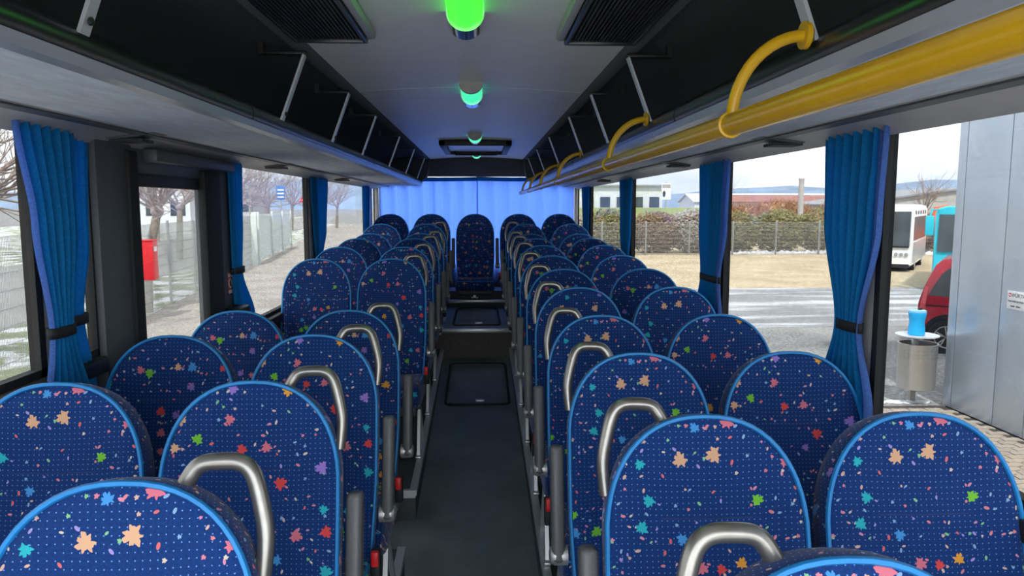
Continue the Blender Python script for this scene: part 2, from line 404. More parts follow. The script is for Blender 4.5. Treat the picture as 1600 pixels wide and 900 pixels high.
# emergency sticker and valve box on the door post
st = B(); st.box(-1.2265, -1.2245, 3.735, 3.80, Z(-0.44), Z(-0.335)); sto = st.obj('emergency_sticker', mat('sticker_red', (0.72, 0.06, 0.05), 0.5, var=0.05), smooth=None)
tag(sto, 'small red and white emergency sticker on the door post', 'sticker')
for (a, bb, c, d_) in ((3.742, 3.793, -0.352, -0.343), (3.742, 3.793, -0.435, -0.425)):
    q = B(); q.box(-1.2245, -1.2235, a, bb, Z(c - 0.004), Z(d_ + 0.004)); q.obj('sticker_print', mat('sticker_white', (0.8, 0.78, 0.75), 0.5, var=0.04), sto, smooth=None)
q = B(); q.lathe([(0.026, 0), (0.026, 0.001), (0.017, 0.001), (0.017, 0.0)], (0, 0, 0), 20, 'x'); q.obj('sticker_ring', MATS['sticker_white'], sto, loc=(-1.2245, 3.768, Z(-0.388)))
vb = thing('valve_box', 'black emergency door valve box below the red sticker', 'control box', (-1.185, 3.72, Z(-0.70)))
q = B(); q.box(-0.04, 0.05, -0.08, 0.08, 0, 0.2, 0.015); q.obj('housing', M['black'], vb)
q = B(); q.box(0.045, 0.062, -0.05, 0.085, 0.04, 0.165, 0.012); q.obj('cover', M['shell'], vb)
q = B(); q.tube([(0.066, -0.02, 0.06), (0.085, -0.02, 0.09), (0.085, 0.045, 0.13), (0.066, 0.045, 0.15)], 0.007, 6); q.obj('lever', M['armrest'], vb)

# ceiling: three panels with open joints, fabric edge strips, dark lining behind the racks
ceil = sroot('ceiling', label='pale grey curved ceiling panels of the bus')
def vault(x): return 0.598 - 0.026 * (x / 0.565) ** 2
for y0, y1 in ((YF, 3.815), (3.825, 6.495), (6.505, 9.2)):
    p = B(); xs = [-0.565 + 1.13 * k / 16 for k in range(17)]
    p.prism([(x, Z(vault(x))) for x in xs] + [(x, Z(vault(x) + 0.02)) for x in xs[::-1]], y0, y1, 'y'); p.obj('ceiling_panel', M['ceiling'], ceil, smooth=30)
p = B(); p.box(-1.275, 1.275, YF, YR, Z(0.63), Z(0.68)); p.obj('roof_skin', M['pillar'], ceil, smooth=None)
for sg in (-1, 1):
    p = B(); prof = [(0.562, 0.578), (0.575, 0.566), (0.60, 0.560), (0.625, 0.562), (0.64, 0.585), (0.60, 0.60), (0.562, 0.60)]
    p.prism([(sg * x, Z(z)) for x, z in prof], YF, 9.2, 'y'); p.obj('edge_strip', M['edge_strip'], ceil, smooth=40)
    p = B(); prof = [(0.62, 0.588), (0.80, 0.590), (0.98, 0.565), (1.10, 0.50), (1.19, 0.40), (1.215, 0.262)]
    p.prism([(sg * x, Z(z)) for x, z in prof] + [(sg * (x + 0.02), Z(z + 0.02)) for x, z in prof[::-1]], YF, 9.2, 'y'); p.obj('rack_lining', M['dark_carpet'], ceil, smooth=50)

# cove between racks and windows
for i, sg in enumerate((-1, 1)):
    cv = sroot('trim_%d' % (i + 1), label='grey plastic cove above the side windows')
    p = B(); prof = [(1.045, 0.252), (1.06, 0.244), (1.12, 0.240), (1.20, 0.228), (1.236, 0.205), (1.246, 0.212), (1.246, 0.275), (1.045, 0.275)]
    p.prism([(sg * x, Z(z)) for x, z in prof], YF, 9.2, 'y'); p.obj('cove_panel', M['cove'], cv, smooth=40)
    p = B(); p.box(*sorted((sg * 1.066, sg * 1.115)), YF, 9.2, Z(0.2375), Z(0.2415)); p.obj('ribbed_strip', M['pillar'], cv, smooth=None)
    for y in (2.62, 4.05, 6.55) if sg > 0 else (2.55, 4.35, 6.4):
        a = B(); prof2 = [(1.04, 0.247), (1.10, 0.232), (1.19, 0.222), (1.215, 0.228), (1.20, 0.238), (1.05, 0.25)]
        a.prism([(sg * x, Z(z)) for x, z in prof2], y, y + 0.11, 'y'); ao = a.obj('air_outlet', M['pillar'], cv, smooth=40)
        for k in range(5):
            f = B(); f.box(*sorted((sg * 1.09, sg * 1.20)), y + 0.012 + 0.02 * k, y + 0.02 + 0.02 * k, Z(0.2155), Z(0.226)); f.obj('fin', M['vent'], ao, smooth=None)

# rear wall
rw = sroot('wall_rear', label='dark rear wall of the bus with window opening')
p = B(); p.box(-1.25, 1.25, 9.2, 9.25, Z(0.360), Z(0.66)); p.obj('header', M['dark_carpet'], rw, smooth=None)
p = B(); p.box(-1.25, 1.25, 9.2, 9.25, Z(-1.2), Z(-0.75)); p.obj('lower_panel', M['pillar'], rw, smooth=None)
for sg in (-1, 1):
    p = B(); p.box(*sorted((sg * 1.205, sg * 1.25)), 9.13, 9.25, Z(-1.0), Z(0.37), 0.01); p.obj('corner_post', M['pillar_light'], rw)
    p = B(); p.prism([(sg * 0.56, Z(0.595)), (sg * 1.2, Z(0.595)), (sg * 1.2, Z(0.25)), (sg * 0.72, Z(0.25)), (sg * 0.60, Z(0.36))], 9.02, 9.2, 'y'); p.obj('corner_cheek', M['dark_carpet'], rw, smooth=None)
p = B(); p.box(-1.2, 1.2, 9.228, 9.232, Z(-0.75), Z(0.37)); p.obj('pane', M['clear_glass'], rw, smooth=None)
p = B(); p.tube([(-1.2, 9.15, Z(0.335)), (1.2, 9.15, Z(0.335))], 0.008, 8); p.obj('curtain_rod', M['alu'], rw)

# luggage racks
BRY = [1.42, 2.78, 3.70, 4.62, 5.95, 7.25, 8.55]
for sg, lab in ((-1, 'overhead luggage rack with grey underside above the door side windows'), (1, 'overhead luggage rack with grey underside above the yellow handrail')):
    rk = thing('luggage_rack', lab, 'luggage rack', (sg * 0.9, 3.8, Z(0.25)), group='overhead racks'); inv = Vector((-sg * 0.9, -3.8, -Z(0.25)))
    def R(bb, name, m, par, sm=40):
        me = bb.mesh(name, sm); me.transform(Matrix.Translation(inv)); return link(name, me, m, par)
    p = B(); prof = [(0.705, 0.256), (0.80, 0.247), (1.06, 0.246), (1.06, 0.262), (0.80, 0.266), (0.705, 0.275)]
    p.prism([(sg * x, Z(z)) for x, z in prof], YF, 9.05, 'y'); R(p, 'tray', M['grey_carpet'], rk)
    p = B(); n = 14
    prof = [(0.702 + 0.026 * math.cos(2 * PI * k / n), 0.293 + 0.036 * math.sin(2 * PI * k / n)) for k in range(n)]
    p.prism([(sg * x, Z(z)) for x, z in prof], YF, 9.05, 'y'); fr = R(p, 'front_rail', M['rail'], rk, 60)
    p = B(); prof = [(0.677, 0.272), (0.684, 0.252), (0.712, 0.249), (0.712, 0.262), (0.694, 0.268)]
    p.prism([(sg * x, Z(z)) for x, z in prof], YF, 9.05, 'y'); R(p, 'lower_strip', M['strip'], rk)
    for y in (2.42, 5.1):
        p = B(); prof = [(0.702 + 0.0275 * math.cos(2 * PI * k / n), 0.293 + 0.0375 * math.sin(2 * PI * k / n)) for k in range(n)]
        p.prism([(sg * x, Z(z)) for x, z in prof], y, y + 0.008, 'y'); R(p, 'rail_joint', M['black'], fr, 60)
    for y in BRY:
        p = B(); A_, C_ = Vector((sg * 0.592, y, Z(0.545))), Vector((sg * 0.680, y, Z(0.312)))
        dv = (C_ - A_).normalized(); w = Vector((0, 1, 0)); nrm = dv.cross(w)
        V = [A_ + w * a * 0.016 + nrm * c * 0.004 for a in (-1, 1) for c in (-1, 1)] + [C_ + w * a * 0.016 + nrm * c * 0.004 for a in (-1, 1) for c in (-1, 1)]
        vv = [p.bm.verts.new(q) for q in V]
        for f in ((0, 1, 3, 2), (4, 6, 7, 5), (0, 4, 5, 1), (2, 3, 7, 6), (0, 2, 6, 4), (1, 5, 7, 3)): p.bm.faces.new([vv[k] for k in f])
        bo = R(p, 'bracket', M['bracket'], rk)
        p = B(); p.box(*sorted((sg * 0.585, sg * 0.74)), y - 0.016, y + 0.016, Z(0.545), Z(0.557), 0.003); R(p, 'bracket_arm', M['black'], bo)
        p = B(); p.box(*sorted((sg * 0.735, sg * 0.755)), y - 0.016, y + 0.016, Z(0.545), Z(0.598)); R(p, 'bracket_arm', M['black'], bo)
        p = B(); p.lathe([(0.008, 0), (0.008, 0.006)], (sg * 0.667, y, Z(0.335)), 8, 'x'); R(p, 'screw', M['black'], bo)

# yellow handrail under the rack
hr = thing('handrail', 'long yellow tubular handrail hung under the luggage rack', 'handrail', (0.525, 3.6, Z(0.155)))
def hobj(bb, name, m, par, sm=50):
    me = bb.mesh(name, sm); me.transform(Matrix.Translation((-0.525, -3.6, -Z(0.155)))); return link(name, me, m, par)
p = B(); p.tube([(0.525, -0.5, Z(0.155)), (0.525, 8.95, Z(0.155))], 0.0215, 20); hobj(p, 'rail', M['yellow'], hr)
for y in (1.42, 2.78, 4.62, 5.95, 7.25, 8.55):
    pts = []
    for k in range(13):
        t = k / 12; a = PI / 2 * t
        pts.append((0.528 + 0.142 * math.sin(a) ** 1.0 if False else 0.527 + 0.141 * (1 - math.cos(a)), y, Z(0.165 + 0.158 * math.sin(a))))
    p = B(); p.tube(pts, 0.0115, 12); ar = hobj(p, 'arm', M['yellow'], hr)
    p = B(); p.lathe([(0.026, -0.006), (0.026, 0.004), (0.018, 0.010)], (0.664, y, Z(0.323)), 18, 'x'); hobj(p, 'flange', M['yellow'], ar)
    p = B(); p.lathe([(0.0215, -0.008), (0.0255, -0.006), (0.0255, 0.006), (0.0215, 0.008)], (0.525, y, Z(0.155)), 20, 'y', cap=False); hobj(p, 'clamp_ring', M['yellow'], hr)

# ceiling lamps
def lamp(y, ln, mt, lab):
    t = thing('ceiling_lamp', lab, 'lamp', (0, y, Z(0.598)), group='green ceiling lamps')
    def half(r, y0, y1, n=16, drop=1.0):
        q = B(); pr = [(r * math.cos(PI + PI * k / n), r * drop * math.sin(PI + PI * k / n)) for k in range(n + 1)]
        q.prism(pr, y0, y1, 'y'); return q
    half(0.060, 0.0, 0.035, drop=0.9).obj('end_cap', M['lamp_cap'], t)
    half(0.055, 0.035, ln - 0.12).obj('diffuser', mt, t)
    half(0.060, ln - 0.12, ln).obj('reflector', M['chrome'], t)
lamp(1.86, 0.62, M['lamp_bright'], 'bright green glowing lamp between the two ceiling grilles')
lamp(3.66, 0.50, M['lamp_dim'], 'green ceiling lamp at the first ceiling joint')
lamp(6.22, 0.36, M['lamp_dim'], 'small green ceiling lamp just ahead of the roof hatch')
lamp(8.30, 0.36, M['lamp_dim'], 'small green ceiling lamp between roof hatch and rear wall')

# ceiling grilles
for sg, lab in ((-1, 'dark slatted ceiling air grille on the door side'), (1, 'dark slatted ceiling air grille on the handrail side')):
    t = thing('air_grille', lab, 'vent', (sg * 0.455, 2.0, Z(0.576)), group='ceiling air grilles')
    q = B(); q.box(-0.115, 0.115, -0.62, 0.58, -0.012, 0.002, 0.004); q.obj('backing', M['black'], t)
    q = B()
    for k in range(18):
        x = -0.105 + 0.21 * k / 17; q.box(x - 0.0028, x + 0.0028, -0.60, 0.56, -0.022, -0.010)
    so = q.obj('slats', M['vent'], t, smooth=None); so['kind'] = 'stuff'
    for (x0, x1, y0, y1, mt) in ((-0.122, -0.108, -0.62, 0.585, 'rail'), (0.108, 0.122, -0.62, 0.585, 'rail'), (-0.122, 0.122, 0.57, 0.588, 'rail'), (-0.122, 0.122, -0.63, -0.612, 'rail')):
        q = B(); q.box(x0, x1, y0, y1, -0.03, 0.0, 0.004); q.obj('frame', M[mt], t)
    q = B(); q.box(*sorted((-sg * 0.122, -sg * 0.150)), -0.63, 0.575, -0.02, 0.01, 0.008); q.obj('side_moulding', M['cove'], t)

# roof hatch
t = thing('roof_hatch', 'black framed roof hatch near the rear of the ceiling', 'hatch', (0.0, 7.4, Z(0.590)))
for (x0, x1, y0, y1) in ((-0.33, 0.33, -0.65, -0.58), (-0.33, 0.33, 0.55, 0.62), (-0.33, -0.27, -0.65, 0.62), (0.27, 0.33, -0.65, 0.62)):
    q = B(); q.box(x0, x1, y0, y1, -0.045, 0.006, 0.008); q.obj('frame', M['black'], t)
q = B(); q.box(-0.27, 0.27, -0.58, 0.55, -0.012, 0.004); q.obj('cover', M['ceiling'], t, smooth=None)
q = B(); q.tube([(-0.22, 0.50, -0.012), (-0.22, 0.48, -0.05), (0.22, 0.48, -0.05), (0.22, 0.50, -0.012)], 0.010, 8); q.obj('handle', M['black'], t)

# ------------------------------------------------------------------ seats
TILT = math.radians(13.3); EV = Vector((0, math.sin(TILT), math.cos(TILT))); EN = Vector((0, math.cos(TILT), -math.sin(TILT)))
BL = 0.705 / math.cos(TILT)     # length of the back along its slope
A_W, ARCH = 0.216, 0.265
def back_outline(n=14, scale=1.0):
    """half-width outline, going up one side, over the arch and down the other"""
    pts = []
    for v in (-0.03, 0.06, 0.15, 0.24, 0.33, 0.40): pts.append((0.203 + 0.013 * min(1, max(0, v) / 0.22), v))
    for k in range(1, n + 1):
        a = PI / 2 * k / n; ex = 2 / 2.3
        pts.append((A_W * math.cos(a) ** ex if k < n else 0.0, BL - ARCH + ARCH * math.sin(a) ** ex))
    return pts + [(-x, v) for x, v in pts[-2::-1]]
def to3(x, v, d):  # back plane coordinates -> seat coordinates (top of the back at y=0, z=.705)
    return Vector((x, 0, 0)) + EV * v + EN * d + Vector((0, -BL * math.sin(TILT), 0))
def uv_mesh(bm, name, m, uvs, smooth=35):
    bmesh.ops.recalc_face_normals(bm, faces=bm.faces)
    lay = bm.loops.layers.uv.new('UVMap')
    for f in bm.faces:
        for l in f.loops: l[lay].uv = uvs[l.vert]
    me = bpy.data.meshes.new(name); bm.to_mesh(me); bm.free(); me.materials.append(m)
    me.polygons.foreach_set('use_smooth', [True] * len(me.polygons)); me.set_sharp_from_angle(angle=math.radians(smooth))
    return me
def make_back():
    bm = bmesh.new(); uvs = {}; ol = back_outline(); c = (0.0, 0.36)
    rings = []
    for sc_, d in ((0.0, 0.010), (0.35, 0.012), (0.62, 0.012), (0.82, 0.004), (0.93, 0.0), (0.985, 0.006), (1.0, 0.016), (1.012, 0.05), (1.0, 0.078), (0.955, 0.092), (0.6, 0.098), (0.0, 0.098)):
        if sc_ == 0.0:
            v = bm.verts.new(to3(c[0], c[1], d)); uvs[v] = (c[0], c[1]); rings.append([v]); continue
        ring = []
        for x, vv in ol:
            px, pv = c[0] + (x - c[0]) * sc_, c[1] + (vv - c[1]) * sc_
            v = bm.verts.new(to3(px, pv, d)); ring.append(v)
            l = math.hypot(x, vv - c[1]) or 1
            uvs[v] = (px + (x / l) * max(0, d - 0.006), pv + ((vv - c[1]) / l) * max(0, d - 0.006))
        rings.append(ring)
    for a, b_ in zip(rings, rings[1:]):
        n = max(len(a), len(b_))
        for k in range(n):
            k2 = (k + 1) % n
            if len(a) == 1: bm.faces.new((a[0], b_[k2], b_[k]))
            elif len(b_) == 1: bm.faces.new((a[k], a[k2], b_[0]))
            else: bm.faces.new((a[k], a[k2], b_[k2], b_[k]))
    return uv_mesh(bm, 'backrest', M['fabric'], uvs)
def make_piping():
    q = B(); q.tube([to3(x * 1.0, 0.36 + (v - 0.36) * 1.0, 0.004) for x, v in back_outline()], 0.0058, 6, closed=False)
    me = q.mesh('piping', 60); me.materials.append(M['piping']); return me
def make_cushion():
    bm = bmesh.new(); uvs = {}
    prof = [(-0.14, -0.125), (-0.56, -0.125), (-0.603, -0.10), (-0.618, -0.055), (-0.605, -0.012), (-0.565, 0.010), (-0.45, 0.008), (-0.30, -0.012), (-0.14, -0.012)]
    xs = [-0.213, -0.205, -0.19, -0.10, 0, 0.10, 0.19, 0.205, 0.213]; lift = [-0.03, -0.008, 0.004, 0, -0.004, 0, 0.004, -0.008, -0.03]
    cols = []
    for x, lf in zip(xs, lift):
        col = []; s_ = 0
        for k, (y, z) in enumerate(prof):
            f = 1.0 if k >= 3 else 0.0
            v = bm.verts.new((x, y + (0.02 if abs(x) > 0.21 and y < -0.5 else 0), z + lf * f)); col.append(v); uvs[v] = (x, -y * 1.0 - z * 0.9 + 1.1)
        cols.append(col)
    n = len(prof)
    for a, b_ in zip(cols, cols[1:]):
        for k in range(n): bm.faces.new((a[k], a[(k + 1) % n], b_[(k + 1) % n], b_[k]))
    bm.faces.new(cols[0]); bm.faces.new(cols[-1][::-1])
    return uv_mesh(bm, 'cushion', M['fabric'], uvs, 50)
ME_BACK, ME_PIPE, ME_CUSH = make_back(), make_piping(), make_cushion()
def me_of(bb, name, m, smooth=40): me = bb.mesh(name, smooth); me.materials.append(m); return me
q = B(); q.tube([(0.2, -0.60, -0.038), (0.2, -0.56, -0.008), (0.2, -0.40, -0.006), (0.2, -0.2, -0.018)], 0.005, 6)
q.tube([(-0.2, -0.60, -0.038), (-0.2, -0.56, -0.008), (-0.2, -0.40, -0.006), (-0.2, -0.2, -0.018)], 0.005, 6)
q.tube([(-0.2, -0.606, -0.02), (0.2, -0.606, -0.02)], 0.005, 6); ME_CPIPE = me_of(q, 'cushion_piping', M['piping'], 60)
q = B(); q.box(-0.19, 0.19, -0.56, -0.12, -0.175, -0.122, 0.01); ME_FRAME = me_of(q, 'seat_frame', M['shell'])
q = B()
for x0, v0, x1, v1 in ((-0.10, 0.51, 0.10, 0.51),):
    q.tube([to3(x0, v0, 0.0125), to3(0, v0 - 0.002, 0.0125), to3(x1, v1, 0.0125)], 0.0016, 5)
ME_SEAM = me_of(q, 'stitched_seam', mat('seam_navy', (0.02, 0.04, 0.16), 0.8), 60)

def smooth_path(pts, n=6):
    out = []
    for i in range(len(pts) - 1):
        p0, p1, p2, p3 = (Vector(pts[max(i - 1, 0)]), Vector(pts[i]), Vector(pts[i + 1]), Vector(pts[min(i + 2, len(pts) - 1)]))
        for k in range(n):
            t = k / n
            out.append(0.5 * ((2 * p1) + (-p0 + p2) * t + (2 * p0 - 5 * p1 + 4 * p2 - p3) * t * t + (-p0 + 3 * p1 - 3 * p2 + p3) * t ** 3))
    return out + [Vector(pts[-1])]
ME_HANDLE, ME_ARM, ME_PIV, ME_BUCK, ME_BTN = {}, {}, {}, {}, {}
for s in (-1, 1):   # s: which way the aisle lies
    hp = [(0.066, -0.040), (0.080, -0.006), (0.100, 0.021), (0.135, 0.027), (0.168, 0.024), (0.189, 0.004), (0.204, -0.045), (0.213, -0.10), (0.208, -0.17)]
    q = B(); q.tube(smooth_path([to3(s * x, BL + z, 0.055) for x, z in hp], 5), 0.0145, 12); ME_HANDLE[s] = me_of(q, 'grab_handle', M['handle'], 60)
    q = B(); q.box(-0.020, 0.020, -0.030, 0.030, -0.02, 0.325, 0.013, 3)
    rot = Matrix.Translation(to3(s * 0.252, 0.125, 0.045)) @ Matrix.Rotation(-TILT, 4, 'X')
    for v in q.bm.verts: v.co = rot @ v.co
    ME_ARM[s] = me_of(q, 'armrest', M['armrest'])
    q = B(); q.lathe([(0.030, -0.026), (0.030, 0.014), (0.024, 0.026), (0.012, 0.029)], (0, 0, 0), 18, 'x')
    for v in q.bm.verts: v.co = to3(s * 0.250, 0.125, 0.045) + Vector((v.co.x * s, v.co.y, v.co.z))
    ME_PIV[s] = me_of(q, 'pivot', M['pivot'])
    q = B(); q.box(s * 0.228 - 0.016, s * 0.228 + 0.016, -0.245, -0.205, -0.06, 0.045, 0.006); ME_BUCK[s] = me_of(q, 'belt_buckle', M['black'])
    q = B(); q.box(s * 0.228 - 0.012, s * 0.228 + 0.012, -0.256, -0.235, 0.0, 0.05, 0.005); ME_BTN[s] = me_of(q, 'release_button', M['red_button'])
def leg_mesh(y0, y1):
    q = B(); w = 0.017; t_ = 0.009
    A = [(-t_, y0 - w, 1), (t_, y0 - w, 1), (t_, y0 + w, 1), (-t_, y0 + w, 1)]; C = [(x, y - y0 + y1, 0) for x, y, _ in A]
    va = [q.bm.verts.new(p_) for p_ in A]; vc = [q.bm.verts.new(p_) for p_ in C]
    q.bm.faces.new(va); q.bm.faces.new(vc[::-1])
    for k in range(4): q.bm.faces.new((va[k], vc[k], vc[(k + 1) % 4], va[(k + 1) % 4]))
    return me_of(q, 'leg', M['alu'], 20)
ME_LEGA, ME_LEGB = leg_mesh(-0.40, -0.50), leg_mesh(-0.36, -0.20)
q = B(); q.box(-0.016, 0.016, -0.54, -0.15, 0.0, 0.012, 0.003); ME_FOOT = me_of(q, 'foot_rail', M['alu'])

ORD = ['first', 'second', 'third', 'fourth', 'fifth', 'sixth', 'seventh', 'eighth', 'ninth', 'tenth', 'eleventh', 'last']
def seat(x, y, ztop, zfl, aisle, label, group, handle=True, legs=True):
    """aisle: -1/+1 direction of the aisle for an aisle seat, 0 for a window or middle seat"""
    t = thing('bus_seat', label, 'seat', (x, y, Z(zfl)), group=group)
    h = ztop - 0.705 - zfl
    bk = link('backrest', ME_BACK, parent=t, loc=(0, 0, h)); link('piping', ME_PIPE, parent=bk); link('stitched_seam', ME_SEAM, parent=bk)
    cu = link('cushion', ME_CUSH, parent=t, loc=(0, 0, h)); link('cushion_piping', ME_CPIPE, parent=cu)
    link('seat_frame', ME_FRAME, parent=t, loc=(0, 0, h))
    if legs:
        lx = 0.195 * aisle if aisle else 0.0
        for me in (ME_LEGA, ME_LEGB):
            o = link('leg', me, parent=t, loc=(lx, 0, 0)); o.scale = (1, 1, max(0.02, h - 0.17))
        link('foot_rail', ME_FOOT, parent=t, loc=(lx, 0, 0))
    if aisle:
        if handle: link('grab_handle', ME_HANDLE[aisle], parent=t, loc=(0, 0, h))
        if True:
            a = link('armrest', ME_ARM[aisle], parent=t, loc=(0, 0, h)); link('pivot', ME_PIV[aisle], parent=a)
        bu = link('belt_buckle', ME_BUCK[aisle], parent=t, loc=(0, 0, h)); link('release_button', ME_BTN[aisle], parent=bu)
    return t

RROWS = [(0.90, -0.462), (1.53, -0.452), (2.2, -0.45), (2.9, -0.437), (3.57, -0.399), (4.25, -0.366), (4.97, -0.336), (5.68, -0.304), (6.4, -0.283), (7.1, -0.270), (7.78, -0.189)]
LROWS = [(1.15, -0.437), (1.82, -0.436), (2.5, -0.438), (3.17, -0.449), (4.75, -0.338), (5.5, -0.304), (6.3, -0.276), (7.05, -0.262), (7.8, -0.188)]
def base_z(y, ztop):
    zf = plat_z(y - 0.3) if y - 0.55 < 6.8 and y < 6.9 else -1.145
    return zf
for side, rows, nm in ((1, RROWS, 'handrail'), (-1, LROWS, 'door')):
    for i, (y, zt) in enumerate(rows):
        zf = base_z(y, zt)
        seat(side * 0.525, y, zt, zf, -side, 'blue splatter-print aisle seat with grab handle, %s row from the front, %s side' % (ORD[i], nm), 'aisle seats on the %s side' % nm)
        if i > 0:
            seat(side * 1.0, y, zt, zf, 0, 'blue splatter-print window seat, %s row from the front, %s side' % (ORD[i], nm), 'window seats on the %s side' % nm)
for x, ais, lab in ((-1.0, 0, 'blue splatter-print rear bench seat in the door side corner'), (-0.525, 1, 'blue rear bench seat with raised armrest, door side of the middle seat'), (-0.02, 0, 'blue splatter-print middle seat of the rear bench facing the aisle'),
                    (0.487, -1, 'blue rear bench seat with raised armrest, handrail side of the middle seat'), (0.962, 0, 'blue splatter-print rear bench seat in the handrail side corner')):
    seat(x, 8.6, -0.095, -1.075, ais, lab, 'rear bench seats', handle=False, legs=False)
bb = thing('bench_cavity', 'black panel painting the shaded cavity under the rear bench with silver latch', 'box', (0, 8.55, Z(-1.075)))
q = B(); q.box(-1.2, 1.2, -0.08, 0.3, 0.0, 0.10); q.obj('cavity_shade', M['black'], bb, smooth=None)  # black panel puts the shade of the cavity into its colour
q = B(); q.box(-0.045, -0.015, -0.09, -0.078, 0.02, 0.10); q.obj('latch', M['alu'], bb, smooth=None)
for s in (-1, 1):
    q = B(); q.box(-0.03 + s * 0.028 - 0.014, -0.03 + s * 0.028 + 0.014, -0.105, -0.085, 0.012, 0.032, 0.004); q.obj('latch_foot', M['alu'], bb)

# ------------------------------------------------------------------ curtains
def curtain(label, x, keys, pleats, amp, group, tie=None, mt='curtain', hem=None, along='y', seed=0):
    """keys: (z, a0, a1) edges of the gathered cloth at each height"""
    rnd = random.Random(seed); ph = [rnd.uniform(-0.5, 0.5) for _ in range(80)]
    z_hi, z_lo = keys[0][0], keys[-1][0]; nz, na = 34, pleats * 8
    def edge(z):
        for (za, a0, a1), (zb, b0, b1) in zip(keys, keys[1:]):
            if za >= z >= zb:
                t = (za - z) / (za - zb); t = t * t * (3 - 2 * t); return a0 + (b0 - a0) * t, a1 + (b1 - a1) * t
        return keys[-1][1:]
    sgx = -1 if x > 0 else 1
    def grid(u0, u1, n):
        g = []
        for i in range(nz + 1):
            z = z_hi + (z_lo - z_hi) * i / nz; a0, a1 = edge(z); row = []
            for k in range(n + 1):
                u = u0 + (u1 - u0) * k / n
                p_ = u * pleats; j = int(p_) % 80
                w = math.sin(2 * PI * p_ + ph[j] * 0.5) + 0.35 * math.sin(4 * PI * p_ + 2 * z + ph[j])
                narrow = 0.6 + 0.4 * (a1 - a0) / (keys[0][2] - keys[0][1])
                off = amp * w * narrow + 0.004 * math.sin(3 * u + 2.2 * z + seed)
                al = a0 + (a1 - a0) * u
                row.append((x + sgx * off, al, Z(z)) if along == 'y' else (al, x + off, Z(z)))
            g.append(row)
        return g
    cc = (x, (keys[0][1] + keys[0][2]) / 2, Z(z_lo)) if along == 'y' else ((keys[0][1] + keys[0][2]) / 2, x, Z(z_lo))
    t = thing('curtain', label, 'curtain', cc, group=group)
    def add(bb_, name, m, sm=60):
        me = bb_.mesh(name, sm); me.transform(Matrix.Translation(-Vector(cc))); return link(name, me, m, t)
    o = add(B().sheet(grid(0 if hem != 'lo' else 0.14, 1 if hem != 'hi' else 0.86, na)), 'cloth', M[mt]); solid(o, 0.002)
    if hem:
        o = add(B().sheet(grid(*((0, 0.14) if hem == 'lo' else (0.86, 1)), 8)), 'sunlit_hem', M['curtain_lit_hem']); solid(o, 0.0022)
    if along == 'x':
        q_ = B(); n_ = na; top = []
        for zz in (z_hi + 0.004, z_hi - 0.045):
            a0, a1 = edge(z_hi); top.append([(a0 + (a1 - a0) * k / n_, x - 0.028 + 0.004 * math.sin(0.8 * k), Z(zz - 0.006 * math.sin(3.0 * k / n_))) for k in range(n_ + 1)])
        o = add(q_.sheet(top), 'heading', M['curtain']); solid(o, 0.003)
    if tie is not None:
        a0, a1 = edge(tie); h_ = 0.016
        q_ = B(); loop = [(x + 0.020 * math.cos(a), (a0 + a1) / 2 + ((a1 - a0) / 2 + 0.006) * math.sin(a)) for a in [2 * PI * k / 24 for k in range(24)]]
        va = [q_.bm.verts.new((px, py, Z(tie - h_))) for px, py in loop]; vb_ = [q_.bm.verts.new((px, py, Z(tie + h_))) for px, py in loop]
        for k in range(24): q_.bm.faces.new((va[k], va[(k + 1) % 24], vb_[(k + 1) % 24], vb_[k]))
        o = add(q_, 'tie_band', M['tie']); solid(o, 0.003)
    return t
T0 = 0.24
curtain('front blue curtain of the overlapping pair ahead of the door, tied low', -1.205, [(T0, 2.05, 2.36), (-0.05, 2.11, 2.35), (-0.37, 2.165, 2.285), (-0.62, 2.12, 2.37), (-0.95, 2.11, 2.38)], 6, 0.010, 'side curtains', -0.37, hem='lo', seed=1)
curtain('blue curtain of the pair hanging beside the door post', -1.232, [(T0, 2.28, 2.49), (-0.1, 2.29, 2.47), (-0.356, 2.28, 2.41), (-0.60, 2.27, 2.46), (-0.95, 2.26, 2.48)], 5, 0.008, 'side curtains', -0.356, seed=2)
curtain('blue curtain tied behind the door valve box', -1.215, [(T0, 3.77, 4.00), (-0.1, 3.77, 3.99), (-0.33, 3.77, 3.95), (-0.60, 3.79, 4.15), (-0.95, 3.80, 4.2)], 5, 0.008, 'side curtains', -0.33, seed=3)
curtain('blue curtain narrowing downwards at the second door side pillar', -1.222, [(T0, 5.60, 6.20), (-0.2, 5.66, 6.12), (-0.42, 5.72, 5.95), (-0.6, 5.70, 6.0), (-0.95, 5.7, 6.0)], 7, 0.010, 'side curtains', -0.47, seed=4)
curtain('narrow blue curtain at the rearmost door side pillar', -1.222, [(T0, 8.05, 8.50), (-0.4, 8.1, 8.4), (-0.9, 8.1, 8.45)], 5, 0.008, 'side curtains', seed=5)
curtain('wide blue curtain tied beside the white bus seen outside', 1.214, [(T0, 2.08, 2.475), (-0.05, 2.10, 2.46), (-0.376, 2.195, 2.34), (-0.62, 2.11, 2.44), (-0.95, 2.09, 2.47)], 7, 0.016, 'side curtains', -0.376, hem='lo', seed=6)
curtain('blue curtain tied at the second handrail side pillar', 1.222, [(T0, 3.45, 3.98), (-0.1, 3.48, 3.95), (-0.366, 3.57, 3.88), (-0.60, 3.52, 3.98), (-0.95, 3.5, 4.0)], 8, 0.010, 'side curtains', -0.366, hem='lo', seed=7)
curtain('blue curtain hanging at the third handrail side pillar', 1.222, [(T0, 5.70, 6.28), (-0.2, 5.74, 6.22), (-0.42, 5.80, 6.12), (-0.95, 5.78, 6.2)], 7, 0.010, 'side curtains', -0.47, seed=8)
curtain('narrow blue curtain at the rearmost handrail side pillar', 1.222, [(T0, 7.98, 8.60), (-0.4, 8.02, 8.5), (-0.9, 8.0, 8.55)], 5, 0.008, 'side curtains', seed=9)
